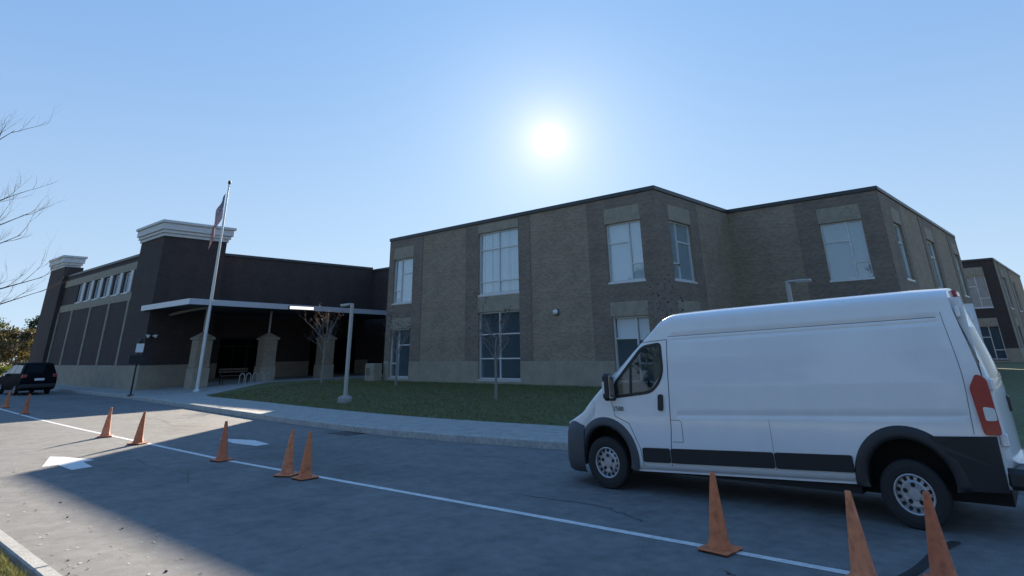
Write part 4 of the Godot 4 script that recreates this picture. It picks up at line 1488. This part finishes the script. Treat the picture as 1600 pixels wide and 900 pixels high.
	for x in [-0.75, 0.75]:
		st = st_new()
		bbox(st, Vector3(x - 0.03, 0, -0.22), Vector3(x + 0.03, 0.84, -0.27), 0.006)
		bbox(st, Vector3(x - 0.03, 0, 0.12), Vector3(x + 0.03, 0.44, 0.17), 0.006)
		bbox(st, Vector3(x - 0.03, 0.39, -0.22), Vector3(x + 0.03, 0.44, 0.14), 0.006)
		obj("leg", st, M.dark_metal, t)
	t = thing("bicycle_rack", "low pale wavy bicycle rack beside the lawn under the canopy", "bicycle rack", Vector3(-6.9, ground_y(4.6), 4.4), PI / 2)
	for k in 5:
		st = st_new()
		var path := []
		var rd := []
		for i in 13:
			var a := PI * i / 12.0
			path.append(Vector3(-0.8 + k * 0.4 - cos(a) * 0.15, 0.35 + sin(a) * 0.20 if i > 0 and i < 12 else 0.0, 0)); rd.append(0.025)
		tube(st, path, rd, 7)
		obj("hoop", st, M.post, t)
	# utility cabinet by the facade corner
	t = thing("utility_cabinet", "small pale utility cabinet at the corner where wing and entrance meet", "cabinet", Vector3(-0.25, ground_y(0.4), 0.55))
	st = st_new()
	bbox(st, Vector3(-0.42, 0, -0.3), Vector3(0.42, 0.95, 0.3), 0.02)
	obj("case", st, M.precast, t)
	st = st_new()
	for k in 4: bbox(st, Vector3(-0.3, 0.35 + k * 0.1, 0.3), Vector3(0.1, 0.40 + k * 0.1, 0.31), 0.003)
	obj("louvre", st, M.grey_plastic, t)
	# black hose by the rear wheel
	t = thing("black_hose", "black rubber strap lying on asphalt from the van rear wheel past the last cone", "strap")
	st = st_new()
	var hp := []
	for i in 24:
		var u := i / 23.0
		var c := Vector3(lerpf(30.22, 30.44, u) + 0.03 * sin(u * 6.0), 0.0, lerpf(16.75, 14.95, u))
		var o := Vector3(0.05, 0, 0.006)
		hp.append([c - o, c - o * 0.9 + Vector3(0, 0.016, 0), c + o * 0.9 + Vector3(0, 0.018 + 0.006 * sin(u * 9.0), 0), c + o])
	grid(st, hp, true, true)
	obj("strap", st, M.rubber, t)
	# railing far right
	t = thing("railing", "thin pale metal railing beside the far path", "railing", Vector3(31.0, 0.51, -8.0))
	for x in 12:
		st = st_new()
		tube(st, [Vector3(x * 2.0, 0, 0), Vector3(x * 2.0, 1.05, 0)], [0.025, 0.025], 6)
		obj("baluster", st, M.post, t)
	for y in [0.55, 1.05]:
		st = st_new()
		tube(st, [Vector3(0, y, 0), Vector3(22, y, 0)], [0.022, 0.022], 6)
		obj("rail", st, M.post, t)

# ---------------------------------------------------------------- trees
func branch(st: SurfaceTool, p: Vector3, dir: Vector3, length: float, r: float, depth: int, rg: RandomNumberGenerator, lift: float, tips: Array) -> void:
	var n := 5
	var path := [p]; var rad := [r]
	var d := dir.normalized()
	var q := p
	for i in n:
		d = (d + Vector3(rg.randf_range(-0.16, 0.16), rg.randf_range(-0.10, 0.16) + lift * 0.05, rg.randf_range(-0.16, 0.16))).normalized()
		q += d * length / n
		path.append(q); rad.append(lerpf(r, r * 0.42, float(i + 1) / n))
	tube(st, path, rad, 7 if r > 0.03 else 4 if r > 0.008 else 3, false)
	tips.append(q)
	if depth <= 0: return
	var kids := 3 if depth > 1 else 4
	for k in kids + (1 if depth > 2 else 0):
		var t := rg.randf_range(0.28, 1.0) if k > 0 else 1.0
		var idx := clampi(int(t * n), 1, n)
		var az := rg.randf() * TAU
		var side := Vector3(cos(az), rg.randf_range(0.0, 0.5), sin(az))
		var nd: Vector3 = (path[idx] - path[idx - 1]).normalized()
		branch(st, path[idx], (nd + side * rg.randf_range(0.45, 0.85)).normalized(), length * rg.randf_range(0.48, 0.72), float(rad[idx]) * (0.72 if k > 0 else 0.9), depth - 1, rg, lift, tips)

func bare_tree(called: String, label: String, at: Vector3, trunk_h: float, r: float, limbs: int, size: float, depth: int, seed_: int, mat: Material, group := "", leaves := 0, leaf_col := Color(0.12, 0.05, 0.02)) -> Node3D:
	var rg := RandomNumberGenerator.new(); rg.seed = seed_
	var t := thing(called, label, "tree", at, 0.0, group)
	var st := st_new()
	tube(st, [Vector3(0, -0.1, 0), Vector3(0, 0.12, 0), Vector3(0.02, trunk_h * 0.5, 0.01), Vector3(0.0, trunk_h, 0.02), Vector3(0.03, trunk_h * 1.45, 0.0)], [r * 1.5, r * 1.1, r * 0.95, r * 0.8, r * 0.4], 12)
	obj("trunk", st, mat, t)
	st = st_new()
	var tips := []
	for k in limbs:
		var az := TAU * k / limbs + rg.randf_range(-0.4, 0.4)
		var h := trunk_h * rg.randf_range(0.72, 1.4)
		branch(st, Vector3(0, h, 0), Vector3(cos(az) * 0.75, rg.randf_range(0.5, 1.1), sin(az) * 0.75), size * rg.randf_range(0.75, 1.1), r * 0.48, depth, rg, 1.0, tips)
	obj("crown", st, mat, t)
	if leaves > 0:
		var lf := st_new()
		for k in leaves:
			var p: Vector3 = tips[rg.randi() % tips.size()] + Vector3(rg.randfn(0, 0.12), rg.randfn(0, 0.12), rg.randfn(0, 0.12))
			leaf(lf, p, 0.045, rg, leaf_col)
		obj("leaves", lf, M.leaf, t)
	return t

func leaf(st: SurfaceTool, p: Vector3, size: float, rg: RandomNumberGenerator, col: Color, flat := false) -> void:
	var a := Vector3(rg.randfn(), rg.randfn() * (0.05 if flat else 1.0), rg.randfn()).normalized()
	var b := Vector3(rg.randfn(), rg.randfn() * (0.05 if flat else 1.0), rg.randfn())
	b = (b - a * a.dot(b)).normalized()
	var s := size * rg.randf_range(0.6, 1.35)
	var v := rg.randf_range(0.6, 1.4)
	st.set_color(Color(col.r * v, col.g * v * rg.randf_range(0.9, 1.1), col.b * v))
	quad(st, p - a * s, p + b * s * 0.6, p + a * s, p - b * s * 0.6)

func leafy_tree(called: String, label: String, at: Vector3, h: float, rad: float, n: int, size: float, col: Color, seed_: int, conifer := false, group := "trees beyond the end of the school") -> void:
	var rg := RandomNumberGenerator.new(); rg.seed = seed_
	var t := thing(called, label, "tree", at, 0.0, group)
	var st := st_new()
	tube(st, [Vector3(0, -0.2, 0), Vector3(0.05, h * 0.4, 0), Vector3(0, h * 0.85, 0.05)], [h * 0.028, h * 0.02, h * 0.006], 9)
	var clumps := []
	for k in 26:
		var y := rg.randf_range(0.28, 0.97) if not conifer else rg.randf_range(0.10, 0.98)
		var lim := rad * (sqrt(maxf(0.02, 1.0 - pow((y - 0.58) / 0.45, 2.0))) if not conifer else (1.05 - y))
		var az := rg.randf() * TAU
		var rr := lim * sqrt(rg.randf_range(0.15, 1.0))
		var c := Vector3(cos(az) * rr, y * h, sin(az) * rr)
		clumps.append([c, rad * rg.randf_range(0.20, 0.36)])
		tube(st, [Vector3(0, c.y * 0.75, 0), c * Vector3(0.5, 0.92, 0.5), c], [h * 0.009, h * 0.006, h * 0.002], 5, false)
	obj("trunk", st, M.bark, t)
	st = st_new()
	for k in n:
		var c: Array = clumps[rg.randi() % clumps.size()]
		var o := Vector3(rg.randfn(), rg.randfn() * 0.7, rg.randfn()) * float(c[1]) * 0.55
		leaf(st, c[0] + o, size, rg, col)
	obj("crown", st, M.leaf, t)

func build_trees() -> void:
	# young lawn trees
	bare_tree("lawn_tree", "bare young tree with pale trunk on the lawn before the last brick column", Vector3(-0.9, ground_y(3.4), 3.5), 1.75, 0.055, 6, 1.15, 3, 51, M.pale_bark, "young bare trees on the lawn", 160, Color(0.10, 0.045, 0.03))
	bare_tree("lawn_tree", "bare young tree with pale trunk before the wing's narrow corner window", Vector3(5.2, ground_y(3.1), 3.1), 1.7, 0.055, 6, 1.1, 3, 52, M.pale_bark, "young bare trees on the lawn", 140, Color(0.10, 0.05, 0.03))
	bare_tree("lawn_tree", "bare young tree with pale trunk before the wing's wide window", Vector3(14.9, ground_y(6.0), 6.0), 1.5, 0.05, 6, 0.95, 3, 53, M.pale_bark, "young bare trees on the lawn", 120, Color(0.09, 0.05, 0.03))
	bare_tree("lawn_tree", "bare young tree whose twigs show just over the van's windscreen", Vector3(21.8, ground_y(5.0), 5.0), 1.9, 0.05, 6, 1.0, 3, 54, M.pale_bark, "young bare trees on the lawn", 120, Color(0.10, 0.04, 0.04))
	# verge tree that reaches into the picture
	var rg := RandomNumberGenerator.new(); rg.seed = 77
	var at := Vector3(17.0, 0.05, 24.2)
	var t := thing("verge_tree", "leafless tree on the near verge reaching thin branches over the driveway", "tree", at)
	var st := st_new()
	tube(st, [Vector3(0, -0.1, 0), Vector3(0, 0.2, 0), Vector3(0.03, 1.6, 0.02), Vector3(0.0, 3.4, 0.05), Vector3(0.05, 6.2, 0.0)], [0.22, 0.16, 0.13, 0.10, 0.03], 12)
	obj("trunk", st, M.bark, t)
	st = st_new()
	var tips := []
	for l in [[3.9, 19.35, 5.65, 22.45], [3.6, 19.25, 4.65, 22.1], [3.0, 19.30, 4.30, 21.95], [2.7, 19.28, 3.95, 21.95], [2.0, 19.48, 3.02, 21.6], [2.4, 19.2, 3.3, 21.5]]:
		var p := Vector3(0, l[0], 0)
		var q: Vector3 = Vector3(l[1], l[2], l[3]) - at
		var mid := p.lerp(q, 0.5) + Vector3(0, -0.12, 0)
		tube(st, [p, p.lerp(mid, 0.5) + Vector3(0, -0.03, 0.02), mid, mid.lerp(q, 0.5), q], [0.042, 0.034, 0.025, 0.015, 0.004], 7, false)
		for k in 11:
			var u := 0.30 + 0.068 * k
			var b := mid.lerp(q, clampf((u - 0.5) * 2.0, 0.0, 1.0)) if u > 0.5 else p.lerp(mid, u * 2.0)
			branch(st, b, ((q - p).normalized() + Vector3(rg.randf_range(-0.5, 0.5), rg.randf_range(-0.15, 0.7), rg.randf_range(-0.5, 0.5))).normalized(), rg.randf_range(0.30, 0.60), 0.006, 2, rg, 0.6, tips)
	for k in 6:
		var az := TAU * k / 6.0
		branch(st, Vector3(0, 2.4 + 0.35 * k, 0), Vector3(cos(az) * 0.7 - 0.75, 0.6, sin(az) * 0.7 + 0.75), 1.5, 0.035, 2, rg, 0.8, tips)
	obj("crown", st, M.bark, t)
	# trees beyond the left end
	var cols := [Color(0.12, 0.10, 0.05), Color(0.05, 0.075, 0.035), Color(0.16, 0.08, 0.045), Color(0.12, 0.11, 0.06), Color(0.07, 0.09, 0.04), Color(0.20, 0.15, 0.06), Color(0.12, 0.13, 0.06)]
	var spots := [[-63, 6.0, 5.6, 2.6, "tall autumn tree with yellowing crown beyond the far tower"], [-70, 2.8, 8.4, 2.6, "tall dark evergreen showing above the far tower's foot"], [-58, 12.0, 4.6, 2.3, "small russet autumn tree behind the dark car"], [-66, 12.0, 5.8, 2.6, "olive autumn tree behind the dark car's roof"], [-75, 8.0, 7.2, 3.0, "broad dark green tree far behind the car park"], [-55, 15.5, 5.0, 2.4, "low golden tree at the end of the driveway"], [-60, 19.0, 6.0, 3.0, "pale green autumn tree where the driveway bends away"]]
	for i in spots.size():
		var s: Array = spots[i]
		leafy_tree("autumn_tree" if i != 1 else "evergreen_tree", s[4], Vector3(s[0], -0.05, s[1]), s[2], s[3], 5200, 0.16, cols[i], 60 + i, i == 1)
	for i in 4:
		leafy_tree("shrub", ["rounded yellow-green shrub nearest the far tower", "rounded green shrub standing between two others at the driveway end", "rounded olive shrub under the golden tree", "rounded shrub at the driveway's far bend"][i], Vector3(-46.0 - i * 2.2, -0.1, 9.0 + i * 2.6), 1.5, 1.3, 2200, 0.08, [Color(0.12, 0.14, 0.03), Color(0.05, 0.09, 0.03), Color(0.09, 0.10, 0.03), Color(0.10, 0.12, 0.03)][i], 80 + i, false, "shrubs at the driveway end")
	bare_tree("bare_tree", "leafless tree behind the far block's corner", Vector3(33.5, 0.3, -62.0), 3.2, 0.2, 7, 3.6, 3, 91, M.pale_bark)

func build_row() -> void:
	# the row of trees across the street that the facade's glass mirrors
	leafy_tree("roadside_tree", "tall dark evergreen in the long row facing the school across the driveway", Vector3(-30, -0.1, 58), 10.0, 3.4, 5200, 0.24, Color(0.03, 0.05, 0.022), 101, false, "evergreens facing the school")
	var first: Node3D = get_node("roadside_tree")
	for i in range(1, 13):
		var t: Node3D = first.duplicate()
		t.name = numbered("roadside_tree")
		add_child(t)
		t.position = Vector3(-30.0 + i * 9.5 + 3.0 * sin(i * 2.3), -0.1, 58.0 + 6.0 * sin(i * 1.7))
		t.rotation.y = i * 1.9
		t.scale = Vector3.ONE * (0.70 + 0.62 * absf(sin(i * 0.9)))

func build_grass() -> void:
	var rg := RandomNumberGenerator.new(); rg.seed = 5
	var st := st_new()
	# one tuft: seven blades
	for k in 7:
		var az := rg.randf() * TAU
		var d := Vector3(cos(az), 0, sin(az))
		var o := Vector3(rg.randf_range(-0.025, 0.025), 0, rg.randf_range(-0.025, 0.025))
		var w := d.cross(Vector3.UP) * 0.0022
		var h := rg.randf_range(0.035, 0.075)
		var tip := o + d * h * 0.6 + Vector3(0, h, 0)
		var mid := o + d * h * 0.18 + Vector3(0, h * 0.6, 0)
		tri(st, o - w, mid - w * 0.8, mid + w * 0.8); tri(st, o - w, mid + w * 0.8, o + w)
		tri(st, mid - w * 0.8, tip, mid + w * 0.8)
	st.generate_normals()
	var tuft := st.commit()
	var mat: StandardMaterial3D = M.leaf.duplicate()
	tuft.surface_set_material(0, mat)
	for area in [["verge_grass", 18.0, 27.0, 21.99, 24.0, 26000, "short sunlit grass blades on the near verge", GRASS], ["lawn_grass", -2.5, 26.0, 0.1, 10.2, 42000, "short mown grass blades on the shaded school lawn", GRASS]]:
		var mm := MultiMesh.new()
		mm.transform_format = MultiMesh.TRANSFORM_3D
		mm.use_colors = true
		mm.mesh = tuft
		var list := []
		while list.size() < area[5]:
			var x := rg.randf_range(area[1], area[2]); var z := rg.randf_range(area[3], area[4])
			var y := 0.0
			if area[0] == "lawn_grass":
				if z > smooth_pw(LAWN, x) + 0.05 * sin(x * 5.0) * sin(x * 1.7): continue
				y = ground_y(z)
			else: y = 0.005 + 0.09 * smoothstep(21.95, 22.05, z) + minf(0.05, (z - 21.93) * 0.03)
			list.append(Vector3(x, y, z))
		mm.instance_count = list.size()
		for i in list.size():
			var sc := rg.randf_range(0.6, 1.25)
			mm.set_instance_transform(i, Transform3D(Basis(Vector3.UP, rg.randf() * TAU).scaled(Vector3(sc, sc * rg.randf_range(0.7, 1.2), sc)), list[i]))
			var v := rg.randf_range(0.6, 1.35)
			var c: Color = area[7]
			mm.set_instance_color(i, Color(c.r * v * rg.randf_range(0.9, 1.25), c.g * v, c.b * v))
		var o := MultiMeshInstance3D.new()
		o.name = area[0]; o.multimesh = mm
		o.set_meta("kind", "stuff")
		add_child(o)
		tag(o, area[6], "grass")
	# fallen leaves along the near kerb
	st = st_new()
	for k in 420:
		var x := rg.randf_range(14.0, 30.0)
		var z := 21.78 - absf(rg.randfn()) * 0.9
		if z < 17.6: continue
		leaf(st, Vector3(x, 0.007, z), 0.020, rg, [Color(0.30, 0.24, 0.17), Color(0.50, 0.45, 0.36), Color(0.19, 0.14, 0.10)][rg.randi() % 3], true)
	var lo := obj("leaf_litter", st, M.vertex)
	lo.set_meta("kind", "stuff")
	tag(lo, "dry fallen leaves scattered on the asphalt along the near kerb", "leaves")

func _ready() -> void:
	rng.seed = 1234
	setup_view()
	make_materials()
	build_ground()
	build_markings()
	build_wing()
	build_entrance()
	build_van()
	build_car()
	build_cones()
	build_furniture()
	build_trees()
	build_row()
	build_grass()
